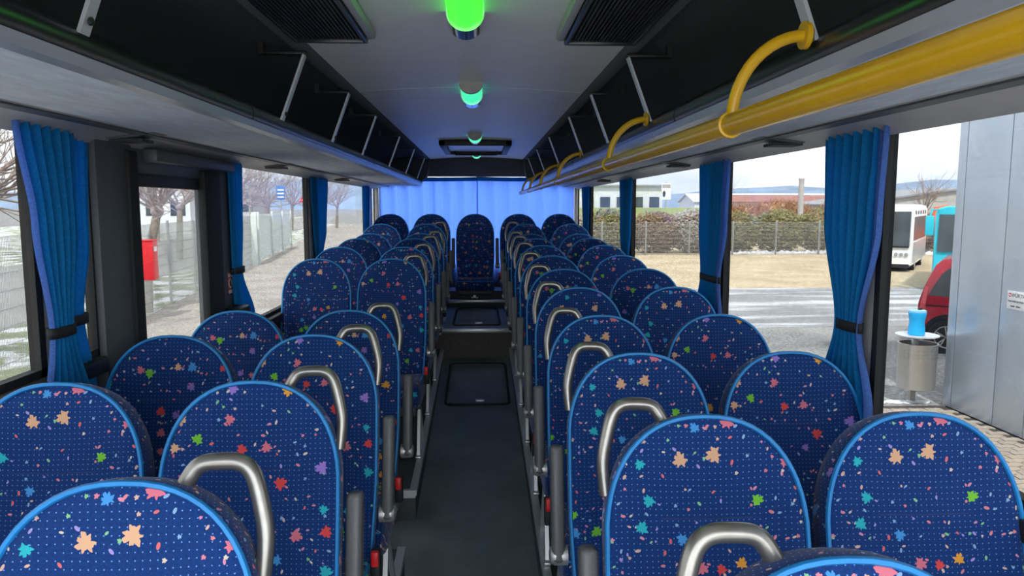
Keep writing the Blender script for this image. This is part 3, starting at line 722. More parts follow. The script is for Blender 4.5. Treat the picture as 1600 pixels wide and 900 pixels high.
curtain('light blue rear window curtain on the door side of the centre gap', 9.165, [(0.352, -1.20, 0.004), (-0.2, -1.20, 0.004), (-0.95, -1.20, 0.004)], 7, 0.022, 'rear window curtains', mt='rear_curtain', along='x', seed=10)
curtain('light blue rear window curtain on the handrail side of the centre gap', 9.14, [(0.352, -0.004, 1.20), (-0.2, -0.004, 1.20), (-0.95, -0.004, 1.20)], 6, 0.022, 'rear window curtains', mt='rear_curtain', along='x', seed=11)

# ================================================================== outside
def ground_mat(name, base, alt, scale, snow=0.0, snow_scale=(0.15, 1.2, 1), fine=40.0, thr=(0.5, 0.6)):
    s = NT(name); v = s.coord('Object')
    c = s.ramp(s.noise(v, fine, 4, 0.7), [(0.32, base), (0.68, alt)])
    c = s.mix(s.ramp(s.noise(v, scale, 4), [(0.4, (0, 0, 0)), (0.65, (0.45, 0.45, 0.45))]), c, tuple(x * 0.75 for x in base) + (1,))
    if snow:
        v2 = s.coord('Object', snow_scale)
        sn = s.ramp(s.noise(v2, 1.0, 7, 0.62), [(thr[0], (0, 0, 0)), (thr[1], (snow, snow, snow))])
        c = s.mix(sn, c, (0.86, 0.90, 0.96, 1))
    s.set(c, 0.9); s.put(s.b, 'Specular IOR Level', 0.25); s.bump(s.noise(v, fine, 4, 0.7), 0.6, 0.02)
    return s.m
M['asphalt'] = ground_mat('yard_asphalt', (0.10, 0.105, 0.11), (0.52, 0.52, 0.51), 0.5, fine=15)
M['wet_snow'] = ground_mat('asphalt_snow_streaks', (0.20, 0.21, 0.22), (0.40, 0.41, 0.42), 0.4, snow=0.85, snow_scale=(0.16, 0.9, 1), fine=12, thr=(0.47, 0.68))
M['dry_grass'] = ground_mat('dry_grass', (0.38, 0.31, 0.20), (0.72, 0.61, 0.43), 0.5, fine=6)
M['gravel'] = ground_mat('gravel_path', (0.24, 0.22, 0.195), (0.56, 0.53, 0.49), 0.6, fine=16)
M['street'] = ground_mat('street_asphalt', (0.30, 0.29, 0.28), (0.40, 0.39, 0.38), 0.3, fine=9)
M['verge'] = ground_mat('verge_grass_snow', (0.14, 0.20, 0.07), (0.36, 0.36, 0.2), 0.8, snow=1.0, snow_scale=(0.9, 0.9, 1), fine=14, thr=(0.47, 0.56))
M['snow'] = mat('old_snow', (0.86, 0.89, 0.94), 0.8, var=0.06, scale=6, bump=0.4)
def slab(name, pts, z, m, lab, th=0.02):
    q = B(); q.prism(pts, z - th, z, 'z'); return struct(q.obj(name, m, smooth=None), lab)
slab('ground', [(-700, -60), (700, -60), (700, 900), (-700, 900)], 0.0, M['asphalt'], 'grey gritted yard asphalt outside the bus', 0.3)
slab('ground_snow', [(1.6, 17.2), (60, 17.2), (60, 25.5), (1.6, 25.5)], 0.012, M['wet_snow'], 'yard strip streaked with thin snow')
slab('ground_grass', [(1.6, 25.5), (80, 25.5), (80, 60), (1.6, 60)], 0.016, M['dry_grass'], 'strip of dry pale grass before the fence')
FX = lambda y: -7.83 - 0.148 * (y - 13.1)        # line of the street fence
slab('path', [(FX(-10) + 0.02, -10), (-1.6, -10), (-1.6, 120), (FX(120) + 0.02, 120)], 0.012, M['gravel'], 'gravel path beside the mesh fence')
slab('verge', [(FX(-10) - 2.6, -10), (FX(-10), -10), (FX(120), 120), (FX(120) - 2.6, 120)], 0.012, M['verge'], 'grass verge with snow patches behind the fence')
slab('street', [(FX(-10) - 11.5, -10), (FX(-10) - 2.6, -10), (FX(200) - 2.6, 200), (FX(200) - 11.5, 200)], 0.008, M['street'], 'pale grey street behind the fence')
slab('verge', [(FX(-10) - 45, -10), (FX(-10) - 11.5, -10), (FX(200) - 11.5, 200), (FX(200) - 45, 200)], 0.010, M['verge'], 'far grass verge with snow across the street')

# ---- paved strip and metal clad building
M['paver'] = mat('paver_sandstone', (0.50, 0.44, 0.37), 0.85, var=0.22, scale=9, bump=0.3, coord='Object')
pvm = NT('paver_tones'); oi_ = pvm.n('ShaderNodeObjectInfo').outputs['Random']; vv_ = pvm.coord('Object')
pvm.set(pvm.mix(pvm.math('MULTIPLY', pvm.noise(vv_, 60, 3), 0.5), pvm.ramp(oi_, [(0.0, (0.32, 0.27, 0.22)), (0.5, (0.42, 0.36, 0.29)), (1.0, (0.37, 0.335, 0.30))]), (0.48, 0.43, 0.36, 1)), 0.85)
pave = slab('pavement', [(4.2, 3.0), (6.76, 3.0), (6.76, 10.22), (4.2, 10.22)], 0.006, mat('joint_sand', (0.07, 0.062, 0.055), 0.95, var=0.3, scale=40), 'brown interlocking paving beside the metal clad building')
PW, PH_ = 0.25, 0.125
zig = [(0, 0), (0.1, 0), (0.2, 0.14), (0.3, 0.14), (0.4, 0), (0.5, 0), (0.6, 0), (0.7, 0.14), (0.8, 0.14), (0.9, 0), (1.0, 0)]
g_ = 0.006
lo = [(0.009 + x * (PW - 0.018), g_ + 0.002 + z * PH_) for x, z in zig]; hi = [(x, y + PH_ - 2 * g_ - 0.004) for x, y in lo]
q = B(); q.prism(lo + hi[::-1], 0, 0.045, 'z'); ME_PAVER = me_of(q, 'paver', pvm.m, 20)
row = 0; y = 6.55
npv = 0
while y < 10.05:
    x = 5.0 + (0.125 if row % 2 else 0.0) + 0.0
    while x < 6.70 - PW + 0.13:
        if x > 4.95 and npv < 298 and (x + 0.25) / (y + 0.4) > 0.50:
            o = link('paver', ME_PAVER, parent=pave, loc=(x, y, -0.026 + random.uniform(-0.003, 0.003))); npv += 1
        x += PW
    y += PH_; row += 1
M['clad'] = mat('metal_cladding', (0.50, 0.57, 0.66), 0.32, 0.45, var=0.04, scale=1.5)
M['clad_light'] = mat('metal_cladding_light', (0.60, 0.62, 0.64), 0.4, 0.4, var=0.04, scale=1.5)
bd = thing('clad_building', 'grey metal clad building standing beside the paving', 'building', (6.8, 6, 0))
def BO(bb_, name, m, par, root_loc, sm=None):
    me = bb_.mesh(name, sm); me.transform(Matrix.Translation(-Vector(root_loc))); return link(name, me, m, par)
BL0 = (6.8, 6, 0)
q = B(); q.box(6.79, 14.0, 0.0, 10.18, 0, 6.5); BO(q, 'core', M['gasket'], bd, BL0)
for y0, y1, m in ((10.03, 10.2, 'clad'), (9.17, 10.016, 'clad'), (8.62, 9.156, 'clad'), (7.7, 8.606, 'clad_light'), (6.8, 7.686, 'clad_light'), (5.6, 6.786, 'clad')):
    q = B(); q.box(6.755, 6.80, y0, y1, 0.03, 6.5, 0.004); BO(q, 'cladding_panel', M[m], bd, BL0, 30)
sg_ = thing('wall_sign', 'small white company sign on the metal cladding', 'sign', (6.752, 8.87, Z(-1.18)))
q = B(); q.box(-0.014, 0.0, -0.155, 0.155, -0.115, 0.115, 0.003); q.obj('plate', mat('sign_white', (0.80, 0.82, 0.84), 0.5, var=0.02), sg_)
M['ink'] = mat('sign_ink', (0.04, 0.04, 0.05), 0.6, var=0.05); M['sign_red'] = mat('sign_red', (0.75, 0.02, 0.03), 0.5, var=0.05)
def text(body, size, loc, par, m, rot, name='lettering', width=None):
    cu = bpy.data.curves.new(name, 'FONT'); cu.body = body; cu.size = size; cu.align_x = 'CENTER'; cu.align_y = 'CENTER'; cu.extrude = 0.0008
    o = bpy.data.objects.new(name, cu); COL.objects.link(o); o.parent = par; o.location = loc; 
    dg = bpy.context.evaluated_depsgraph_get(); me = bpy.data.meshes.new_from_object(o.evaluated_get(dg)); bpy.data.objects.remove(o)
    o = bpy.data.objects.new(name, me); COL.objects.link(o); o.parent = par; o.location = loc; o.rotation_euler = rot; me.materials.clear(); me.materials.append(m); return o
RT = (PI / 2, 0, -PI / 2)
text('WÜRTH', 0.066, (-0.0155, -0.035, 0.062), sg_, M['ink'], RT)
text('PARTNER-BETRIEB', 0.033, (-0.0155, 0.0, -0.015), sg_, M['ink'], RT)
text('Inh. - Info', 0.034, (-0.0155, 0.0, -0.072), sg_, M['ink'], RT) if False else None
for k, (w0, w1) in enumerate(((-0.085, -0.01), (0.015, 0.085))):
    q = B(); q.box(-0.0158, -0.0148, w0, w1, -0.082, -0.068); q.obj('print_line', M['ink'], sg_, smooth=None)
for s in (-1, 1):
    q = B(); pr = [(0.026 * math.cos(a), 0.026 * math.sin(a)) for a in [math.radians(20 + 140 * k / 8) for k in range(9)]]
    q.prism([(0.108 + y_, 0.064 + s * z_ * 1.0) for y_, z_ in pr], -0.0158, -0.0148, 'x'); q.obj('emblem', M['sign_red'], sg_, smooth=None)

# ---- ashtray bin with blue canister
M['steel'] = mat('brushed_steel', (0.55, 0.53, 0.50), 0.35, 0.8, var=0.08, scale=4, stretch=(1, 1, 0.1))
bx_, by_ = 6.44, 10.42
bn = thing('litter_bin', 'brushed steel litter bin with round tray top', 'litter bin', (bx_, by_, 0.0))
q = B(); q.box(-0.045, 0.045, 0.0, 0.05, 0.0, 1.0, 0.006); q.obj('post', M['steel'], bn)
q = B(); q.lathe([(0.24, 0.24), (0.255, 0.25), (0.262, 0.88), (0.272, 0.895), (0.272, 0.91), (0.25, 0.91), (0.245, 0.30)], (0, -0.05, 0), 32, cap=False); bo_ = q.obj('bucket', M['steel'], bn, 50)
q = B(); q.lathe([(0.24, 0.0), (0.24, 0.02)], (0, -0.05, 0.27), 32); q.obj('bucket_base', M['steel'], bn)
q = B(); q.lathe([(0.10, 0.985), (0.25, 1.0), (0.292, 1.015), (0.292, 1.03), (0.27, 1.03), (0.0001, 1.022)], (0, -0.02, 0), 32); q.obj('tray', mat('tray_pale', (0.75, 0.78, 0.80), 0.4, 0.3, var=0.04), bn)
k_ = 0
q = B()
for rr in range(3):
    for a in range(10):
        an = math.radians(200 + a * 14); q.lathe([(0.006, 0), (0.006, 0.004)], (0.262 * math.cos(an), -0.05 + 0.262 * math.sin(an), 0.72 + rr * 0.05), 6, 'y')
qo = q.obj('drain_holes', M['black'], bn, smooth=None); qo['kind'] = 'stuff'
cn = thing('canister', 'bright blue plastic canister standing on the bin tray', 'canister', (bx_ - 0.03, by_ - 0.04, 1.028))
q = B(); q.lathe([(0.105, 0.0), (0.115, 0.01), (0.112, 0.10), (0.100, 0.18), (0.112, 0.26), (0.122, 0.32), (0.118, 0.335), (0.02, 0.34)], n=28); q.obj('body', mat('canister_blue', (0.015, 0.42, 0.85), 0.35, var=0.08), cn)
q = B(); q.lathe([(0.118, 0.0), (0.118, 0.025), (0.10, 0.032)], (0, 0, 0.335), 28); q.obj('lid', mat('canister_lid', (0.30, 0.62, 0.85), 0.4, var=0.05), cn)
q = B(); q.box(0.01, 0.06, -0.02, 0.02, 0.36, 0.395, 0.006); q.obj('spout', M['black'], cn)

# ---- vehicles
M['dark_glass'] = mat('vehicle_glass', (0.05, 0.065, 0.075), 0.25, 0.0, var=0.5, scale=0.8)
M['tyre'] = mat('tyre_rubber', (0.02, 0.02, 0.021), 0.8)
M['rim'] = mat('alloy_rim', (0.62, 0.63, 0.65), 0.3, 0.7, var=0.05)
def wheel(par, loc, r, axis='y', w=0.2, name='wheel', spokes=5, face=-1):
    q_ = B(); q_.lathe([(r * 0.62, -w / 2), (r * 0.93, -w / 2), (r, -w * 0.35), (r, w * 0.35), (r * 0.93, w / 2), (r * 0.62, w / 2)], (0, 0, 0), 28, axis); wo = q_.obj(name, M['tyre'], par, loc=loc)
    q_ = B(); q_.lathe([(r * 0.64, -w * 0.12), (r * 0.64, w * 0.12)], (0, 0, 0), 24, axis); q_.obj('wheel_disc', M['gasket'], wo)
    q_ = B()
    rim_r = [(r * 0.60, -w * 0.5), (r * 0.66, -w * 0.52), (r * 0.66, -w * 0.3), (r * 0.60, -w * 0.3)]
    q_.lathe([(a, face * -h) for a, h in rim_r], (0, 0, 0), 28, axis, cap=False)
    for k in range(spokes):
        for dd in (-0.16, 0.16):
            a = 2 * PI * k / spokes + 0.3
            p0 = (r * 0.12 * math.cos(a), r * 0.12 * math.sin(a)); p1 = (r * 0.62 * math.cos(a + dd), r * 0.62 * math.sin(a + dd)); yy = face * w * 0.44
            f3 = (lambda p: (p[0], yy, p[1])) if axis == 'y' else (lambda p: (yy, p[0], p[1]))
            q_.tube([f3(p0), f3(p1)], r * 0.055, 6)
    q_.lathe([(r * 0.16, face * w * 0.3), (r * 0.16, face * w * 0.48), (r * 0.1, face * w * 0.5)], (0, 0, 0), 16, axis)
    q_.obj('rim', M['rim'], wo)
    return wo
def bevel_mod(o, w, seg=3, ang=30):
    md = o.modifiers.new('soft_edges', 'BEVEL'); md.width = w; md.segments = seg; md.limit_method = 'ANGLE'; md.angle_limit = math.radians(ang)
M['red_paint'] = mat('car_paint_red', (0.45, 0.012, 0.035), 0.22, 0.15, var=0.04, scale=3); M['red_paint'].node_tree.nodes['Principled BSDF'].inputs['Coat Weight'].default_value = 0.6
vn = thing('red_van', 'dark red passenger van parked behind the metal clad building', 'van', (8.74, 14.25, 0), -0.62)
def inset(z): return 0.0 if z < 0.98 else (z - 0.98) * 0.20
prof = [(0.10, 0.32), (0.02, 0.40), (0.0, 0.62), (0.03, 0.70), (0.04, 0.98), (0.12, 1.30), (0.30, 1.74), (0.42, 1.85), (0.62, 1.88), (3.1, 1.87), (3.5, 1.72), (4.05, 1.20), (4.75, 1.02), (4.95, 0.85), (5.0, 0.5), (4.9, 0.3)]
q = B(); zs = prof
def ring_at(side):
    return [q.bm.verts.new((x, (inset(z) if side == 0 else 1.92 - inset(z)), z)) for x, z in prof]
A_ = ring_at(0); C_ = ring_at(1)
mid = [q.bm.verts.new((x, 0.96, z)) for x, z in prof]
n = len(prof)
for a, c in ((A_, mid), (mid, C_)):
    for k in range(n): q.bm.faces.new((a[k], c[k], c[(k + 1) % n], a[(k + 1) % n]))
# side faces split at the shoulder line so that each is flat
for ring, flip in ((A_, False), (C_, True)):
    ys0 = ring[0].co.y
    up = [ring[k] for k in range(4, 12)] ; s1 = q.bm.verts.new((4.35, ys0, 0.98))
    low = [ring[0], ring[1], ring[2], ring[3], ring[4], s1, ring[12], ring[13], ring[14], ring[15]]
    upper = up + [s1]
    q.bm.faces.new(low if not flip else low[::-1]); q.bm.faces.new(upper if not flip else upper[::-1])
    q.bm.faces.new([ring[11], ring[12], s1] if not flip else [s1, ring[12], ring[11]])
vo_ = q.obj('body', M['red_paint'], vn, smooth=30)
def on_side(pts, off=-0.008):   # pane or trim on the near flank
    return [(x, inset(z) + off, z) for x, z in pts]
def pane_on(pts, name, m, par, off=-0.008, th=0.012):
    q_ = B(); a = [q_.bm.verts.new(p) for p in on_side(pts, off)]; c = [q_.bm.verts.new(p) for p in on_side(pts, off + th)]
    k_ = len(pts); q_.bm.faces.new(a); q_.bm.faces.new(c[::-1])
    for i in range(k_): q_.bm.faces.new((a[i], c[i], c[(i + 1) % k_], a[(i + 1) % k_]))
    return q_.obj(name, m, par, smooth=None)
pane_on([(0.21, 1.14), (0.28, 1.32), (0.42, 1.58), (0.54, 1.69), (1.35, 1.71), (1.35, 1.10)], 'rear_quarter_window', M['dark_glass'], vn)
pane_on([(1.45, 1.10), (1.45, 1.70), (2.35, 1.70), (2.35, 1.08)], 'side_window', M['dark_glass'], vn)
pane_on([(2.45, 1.08), (2.45, 1.69), (3.15, 1.66), (3.75, 1.10)], 'side_window', M['dark_glass'], vn)
pane_on([(0.06, 0.86), (0.075, 0.98), (0.14, 1.32), (0.20, 1.30), (0.17, 0.98), (0.17, 0.86)], 'tail_lamp', mat('tail_lamp', (0.75, 0.10, 0.12), 0.2, var=0.2), vn, -0.012)
pane_on([(0.18, 0.93), (0.18, 0.955), (4.2, 0.90), (4.2, 0.885)], 'crease_shade', M['gasket'], vn, -0.004, 0.008)  # dark strip painting the shade along the flank crease
pane_on([(0.05, 0.36), (0.03, 0.46), (0.32, 0.46), (0.32, 0.36)], 'bumper_trim', M['gasket'], vn, -0.006)
for xw in (0.56, 3.95):
    q = B(); q.lathe([(0.41, 0.0), (0.41, 0.05)], (0, 0, 0), 32, 'y'); q.obj('wheel_arch', M['gasket'], vn, loc=(xw, -0.006, 0.37))
    wheel(vn, (xw, 0.085, 0.335), 0.335, 'y', 0.22)
    wheel(vn, (xw, 1.83, 0.335), 0.335, 'y', 0.22, face=1)

M['white_paint'] = mat('bus_paint_white', (0.85, 0.86, 0.86), 0.3, var=0.02, scale=2)
M['flank_grey'] = mat('bus_flank_grey', (0.40, 0.43, 0.47), 0.3, var=0.06, scale=2)  # even grey for the lower flank panels of the white bus
M['teal_paint'] = mat('bus_paint_teal', (0.03, 0.52, 0.66), 0.3, var=0.04, scale=2)
def coach(name, label, loc, rz, length, w, h, paint, mirrors, ws, flank=None):
    t_ = thing(name, label, 'bus', loc, rz)
    q_ = B(); hw = w / 2
    pr = [(-hw, 0.32), (-hw, h - 0.22), (-hw + 0.10, h - 0.06), (-hw + 0.3, h), (hw - 0.3, h), (hw - 0.10, h - 0.06), (hw, h - 0.22), (hw, 0.32)]
    rings = []
    for yy, sc_, dz in ((0.10, 0.90, 0.0), (0.03, 0.96, 0.0), (0.12, 1.0, 0.0), (length - 0.1, 1.0, 0.0), (length, 0.95, 0.0)):
        if yy == 0.03: yy = 0.02
        rings.append([q_.bm.verts.new((x * sc_, yy + (0.22 * max(0, z - 1.3) / (h - 1.3) if yy < 0.2 else 0), z - (0.04 if sc_ < 1 and z > h - 0.1 else 0))) for x, z in pr])
    rings = rings[1:]
    for a, c in zip(rings, rings[1:]):
        for k in range(len(a)): q_.bm.faces.new((a[k], a[(k + 1) % len(a)], c[(k + 1) % len(a)], c[k]))
    q_.bm.faces.new(rings[0]); q_.bm.faces.new(rings[-1][::-1])
    q_.obj('body', paint, t_, smooth=35)
    def lean(z): return 0.02 + 0.22 * max(0, z - 1.3) / (h - 1.3)
    def face(pts, nm, m, off=-0.012):
        q2 = B(); a = [q2.bm.verts.new((x, lean(z) + off, z)) for x, z in pts]; c = [q2.bm.verts.new((x, lean(z) + 0.03, z)) for x, z in pts]
        k2 = len(pts); q2.bm.faces.new(a); q2.bm.faces.new(c[::-1])
        for i in range(k2): q2.bm.faces.new((a[i], c[i], c[(i + 1) % k2], a[(i + 1) % k2]))
        return q2.obj(nm, m, t_, smooth=None)
    z0, z1 = ws
    face([(-hw * 0.90, z0), (-hw * 0.90, z1), (hw * 0.90, z1), (hw * 0.90, z0)], 'windscreen', M['dark_glass'])
    face([(-hw * 0.4, z0 - 0.02), (-hw * 0.4, z0 + 0.05), (hw * 0.88, z0 + 0.05), (hw * 0.88, z0 - 0.02)], 'wiper', M['black'], -0.03)
    for sx in (-1, 1):
        for k in range(3):
            q2 = B(); q2.lathe([(0.075, -0.02), (0.075, 0.03), (0.05, 0.04)], (0, 0, 0), 14, 'y'); q2.obj('headlamp', mat('headlamp_glass', (0.3, 0.32, 0.34), 0.15, var=0.2) if 'headlamp_glass' not in MATS else MATS['headlamp_glass'], t_, loc=(sx * (hw - 0.22 - 0.2 * k), -0.005, 0.78))
        yy = 0.35; nw = 5; ww = (length - 1.0) / nw
        if flank:
            q2 = B(); q2.box(*sorted((sx * (hw - 0.01), sx * (hw + 0.008))), 0.3, length - 0.12, 0.40, 1.30); q2.obj('flank_panel', flank, t_, smooth=None)
        for k in range(nw):
            q2 = B(); q2.box(*sorted((sx * (hw - 0.02), sx * (hw + 0.012))), yy + k * ww, yy + (k + 1) * ww - 0.06, 1.38, h - 0.55); q2.obj('side_window', M['dark_glass'], t_, smooth=None)
            q2 = B(); q2.box(*sorted((sx * (hw - 0.02), sx * (hw + 0.010))), yy + k * ww + 0.2, yy + (k + 1) * ww - 0.4, h - 0.45, h - 0.28); q2.obj('roof_vent', M['dark_glass'], t_, smooth=None)
        for yw in (1.5, length - 2.0): wheel(t_, (sx * (hw - 0.13), yw, 0.42), 0.42, 'x', 0.26, face=sx, spokes=6)
        if mirrors[0 if sx < 0 else 1]:
            q2 = B(); q2.tube([(sx * (hw - 0.1), 0.18, h - 0.12), (sx * (hw + 0.08), -0.12, h - 0.12), (sx * (hw + 0.12), -0.2, h - 0.35)], 0.03, 8); mo = q2.obj('mirror_arm', paint, t_)
            q2 = B(); q2.box(sx * (hw + 0.12) - 0.13, sx * (hw + 0.12) + 0.13, -0.3, -0.12, h - 0.98, h - 0.32, 0.05); q2.obj('mirror', paint, mo)
    q2 = B(); q2.box(-hw * 0.92, hw * 0.92, 0.02, length - 0.1, 0.2, 0.36); q2.obj('skirt', M['black'], t_, smooth=None)
    return t_
wb_rz = -math.atan2(0.585, 0.81)
coach('white_bus', 'small white bus parked before the hedge', (17.85, 32.0, 0), wb_rz, 7.0, 2.4, 2.98, M['white_paint'], (False, False), (1.10, 2.66), M['flank_grey'])
tb = coach('teal_bus', 'bright teal coach parked beyond the red van', (16.25, 23.40, 0), -0.62, 6.8, 2.5, 2.90, M['teal_paint'], (True, True), (1.38, 2.62))
q = B(); q.box(-0.55, 1.0, 0.5, 2.5, 2.88, 3.08, 0.08); q.obj('roof_pod', M['teal_paint'], tb)

# ---- fences
M['galv'] = mat('galvanised_wire', (0.36, 0.38, 0.38), 0.5, 0.3, var=0.1)
M['gate_paint'] = mat('gate_pale_green', (0.62, 0.68, 0.66), 0.5, var=0.06)
def wire_panel(L, h, nv, hz, rv, name='wire_mesh'):
    q_ = B()
    for k in range(nv + 1):
        x = L * k / nv; q_.box(x - rv, x + rv, -rv, rv, 0.04, h)
    for z in hz: q_.box(0, L, -rv * 1.6, rv * 1.6, z - rv * 1.1, z + rv * 1.1)
    me = q_.mesh(name, None); me.materials.append(M['galv']); return me
def fence(label, p0, dirv, step, nposts, h, nv, rv, pw=0.03):
    t_ = thing('mesh_fence', label, 'fence', (p0[0], p0[1], 0), math.atan2(dirv[1], dirv[0]))
    hz = [0.06 + (h - 0.1) * k / 8 for k in range(9)]
    me = wire_panel(step - 0.04, h - 0.05, nv, hz, rv)
    q_ = B(); q_.box(-pw, pw, -pw, pw, 0, h + 0.03, 0.006); mp = q_.mesh('post', 30); mp.materials.append(M['galv'])
    for k in range(nposts):
        link('post', mp, parent=t_, loc=(k * step, 0, 0))
        if k < nposts - 1: o = link('wire_mesh', me, parent=t_, loc=(k * step + 0.02, -pw - 0.012, 0)); o['kind'] = 'stuff'
    return t_
dn = Vector((-0.148, 1)).normalized()
fence('tall galvanised mesh fence between gravel path and street', (FX(4.07), 4.07), dn, 3.045, 12, 2.45, 58, 0.0035)
fence('pale mesh fence in front of the hedge', (4.6, 43.4), Vector((1, 0)), 2.62, 12, 1.98, 40, 0.006, 0.045)
gt = thing('sliding_gate', 'pale slatted sliding gate closing the yard entrance', 'gate', (FX(36.5) + 0.3, 36.5, 0), math.atan2(dn.y, dn.x))
for x in (0.0, 0.9):
    q = B(); q.box(x - 0.12, x + 0.12, -0.12, 0.12, 0, 2.6, 0.02); q.obj('gate_post', M['gate_paint'], gt)
q = B(); q.box(-0.05, 0.9, 0.10, 0.16, 0.3, 2.5); q.obj('side_plate', M['gate_paint'], gt, smooth=None)
for z in (0.25, 2.40):
    q = B(); q.box(0.9, 16.0, -0.05, 0.05, z - 0.06, z + 0.06); q.obj('gate_rail', M['gate_paint'], gt, smooth=None)
q = B(); q.box(-0.06, 0.06, -0.02, 0.02, 0.28, 2.38); mb_ = q.mesh('slat', None); mb_.materials.append(M['gate_paint'])
for k in range(70): link('slat', mb_, parent=gt, loc=(1.05 + 0.213 * k, 0, 0))
for x in (6.0, 11.0, 16.0):
    q = B(); q.box(x - 0.08, x + 0.08, -0.14, -0.04, 0, 2.6, 0.02); q.obj('gate_post', M['gate_paint'], gt)

# ---- plants
M['bark'] = mat('bark_grey', (0.27, 0.24, 0.20), 0.9, var=0.25, scale=14, bump=0.4)
M['twig'] = mat('twig_brown', (0.28, 0.22, 0.19), 0.9, var=0.2, scale=6)
M['twig_lilac'] = mat('twig_greyish', (0.36, 0.32, 0.34), 0.9, var=0.15, scale=6)
def bare_tree(label, loc, trunk, seed, n1, n2, n3, spread, reach, r0, twig='twig', group=None, rt=0.006):
    rnd = random.Random(seed)
    t_ = thing('bare_tree', label, 'tree', loc, group=group)
    q_ = B(); q_.tube(trunk, [r0 * (1 - 0.3 * i / max(1, len(trunk) - 1)) for i in range(len(trunk))], 9); q_.obj('trunk', M['bark'], t_, smooth=70)
    q_ = B(); top = Vector(trunk[-1])
    q_.lathe([(r0 * 0.5, -0.15), (r0 * 1.15, 0.0), (r0 * 1.1, 0.12), (r0 * 0.4, 0.25)], top, 9)
    def grow(p, d, l, r, lev):
        pts = [p]; dd = d.copy()
        for k in range(3):
            dd = (dd + Vector((rnd.gauss(0, 0.13), rnd.gauss(0, 0.13), rnd.gauss(0.05, 0.1)))).normalized(); pts.append(pts[-1] + dd * l / 3)
        q_.tube(pts, [r, r * 0.8, r * 0.6, r * 0.35], 4 if lev else 5, cap=False)
        if lev < 2:
            for k in range((n2, n3)[lev]):
                i = rnd.randint(1, 3); nd = (dd + Vector((rnd.gauss(0, 0.5), rnd.gauss(0, 0.5), rnd.gauss(0.1, 0.35)))).normalized()
                grow(pts[i], nd, l * rnd.uniform(0.45, 0.75), r * 0.5, lev + 1)
    for k in range(n1):
        a = 2 * PI * k / n1 + rnd.uniform(-0.3, 0.3); el = rnd.uniform(*spread)
        grow(top + Vector((0, 0, 0.05)), Vector((math.cos(a) * math.cos(el), math.sin(a) * math.cos(el), math.sin(el))), reach * rnd.uniform(0.7, 1.1), r0 * 0.28, 0)
    o = q_.obj('branches', M[twig], t_, smooth=70); return t_
bare_tree('pollarded street tree with leaning trunk seen through the door', (-9.05, 20.3, 0), [(0, 0, 0), (0.05, 0, 1.0), (0.22, 0, 2.0), (0.40, 0, 2.72)], 3, 17, 6, 3, (0.1, 1.3), 1.9, 0.15, 'twig_lilac')
bare_tree('bare street tree with drooping twigs at the front window', (-9.9, 12.9, 0), [(0, 0, 0), (0.0, 0, 1.2), (0.1, 0, 2.6)], 5, 17, 9, 5, (0.05, 1.2), 2.7, 0.16, 'twig')
for i, (y, dx, sd) in enumerate(((41, -4.5, 11), (48, -3.5, 12), (56, -4.0, 13), (66, -3.2, 14), (75, -6, 15), (60, -11, 16), (82, 0.5, 17), (90, -3.5, 18), (98, 1.5, 19))):
    bare_tree('bare tree standing behind the sliding gate, %s along the street' % ORD[i], (FX(y) + dx, y, 0), [(0, 0, 0), (0.1, 0, 1.5), (0.15, 0, 2.8)], sd, 13, 6, 4, (0.1, 1.3), 3.0, 0.2, 'twig_lilac', 'street trees behind the gate')
bare_tree('bare tree behind the teal coach', (28.5, 46.5, 0), [(0, 0, 0), (0, 0, 1.2), (0.1, 0, 2.3)], 21, 9, 5, 4, (0.5, 1.4), 1.7, 0.12)
bare_tree('thin bare tree at the hedge by the second curtain', (15.7, 47.5, 0), [(0, 0, 0), (0, 0, 1.5), (-0.1, 0, 2.8)], 22, 5, 4, 3, (0.8, 1.45), 2.0, 0.08)

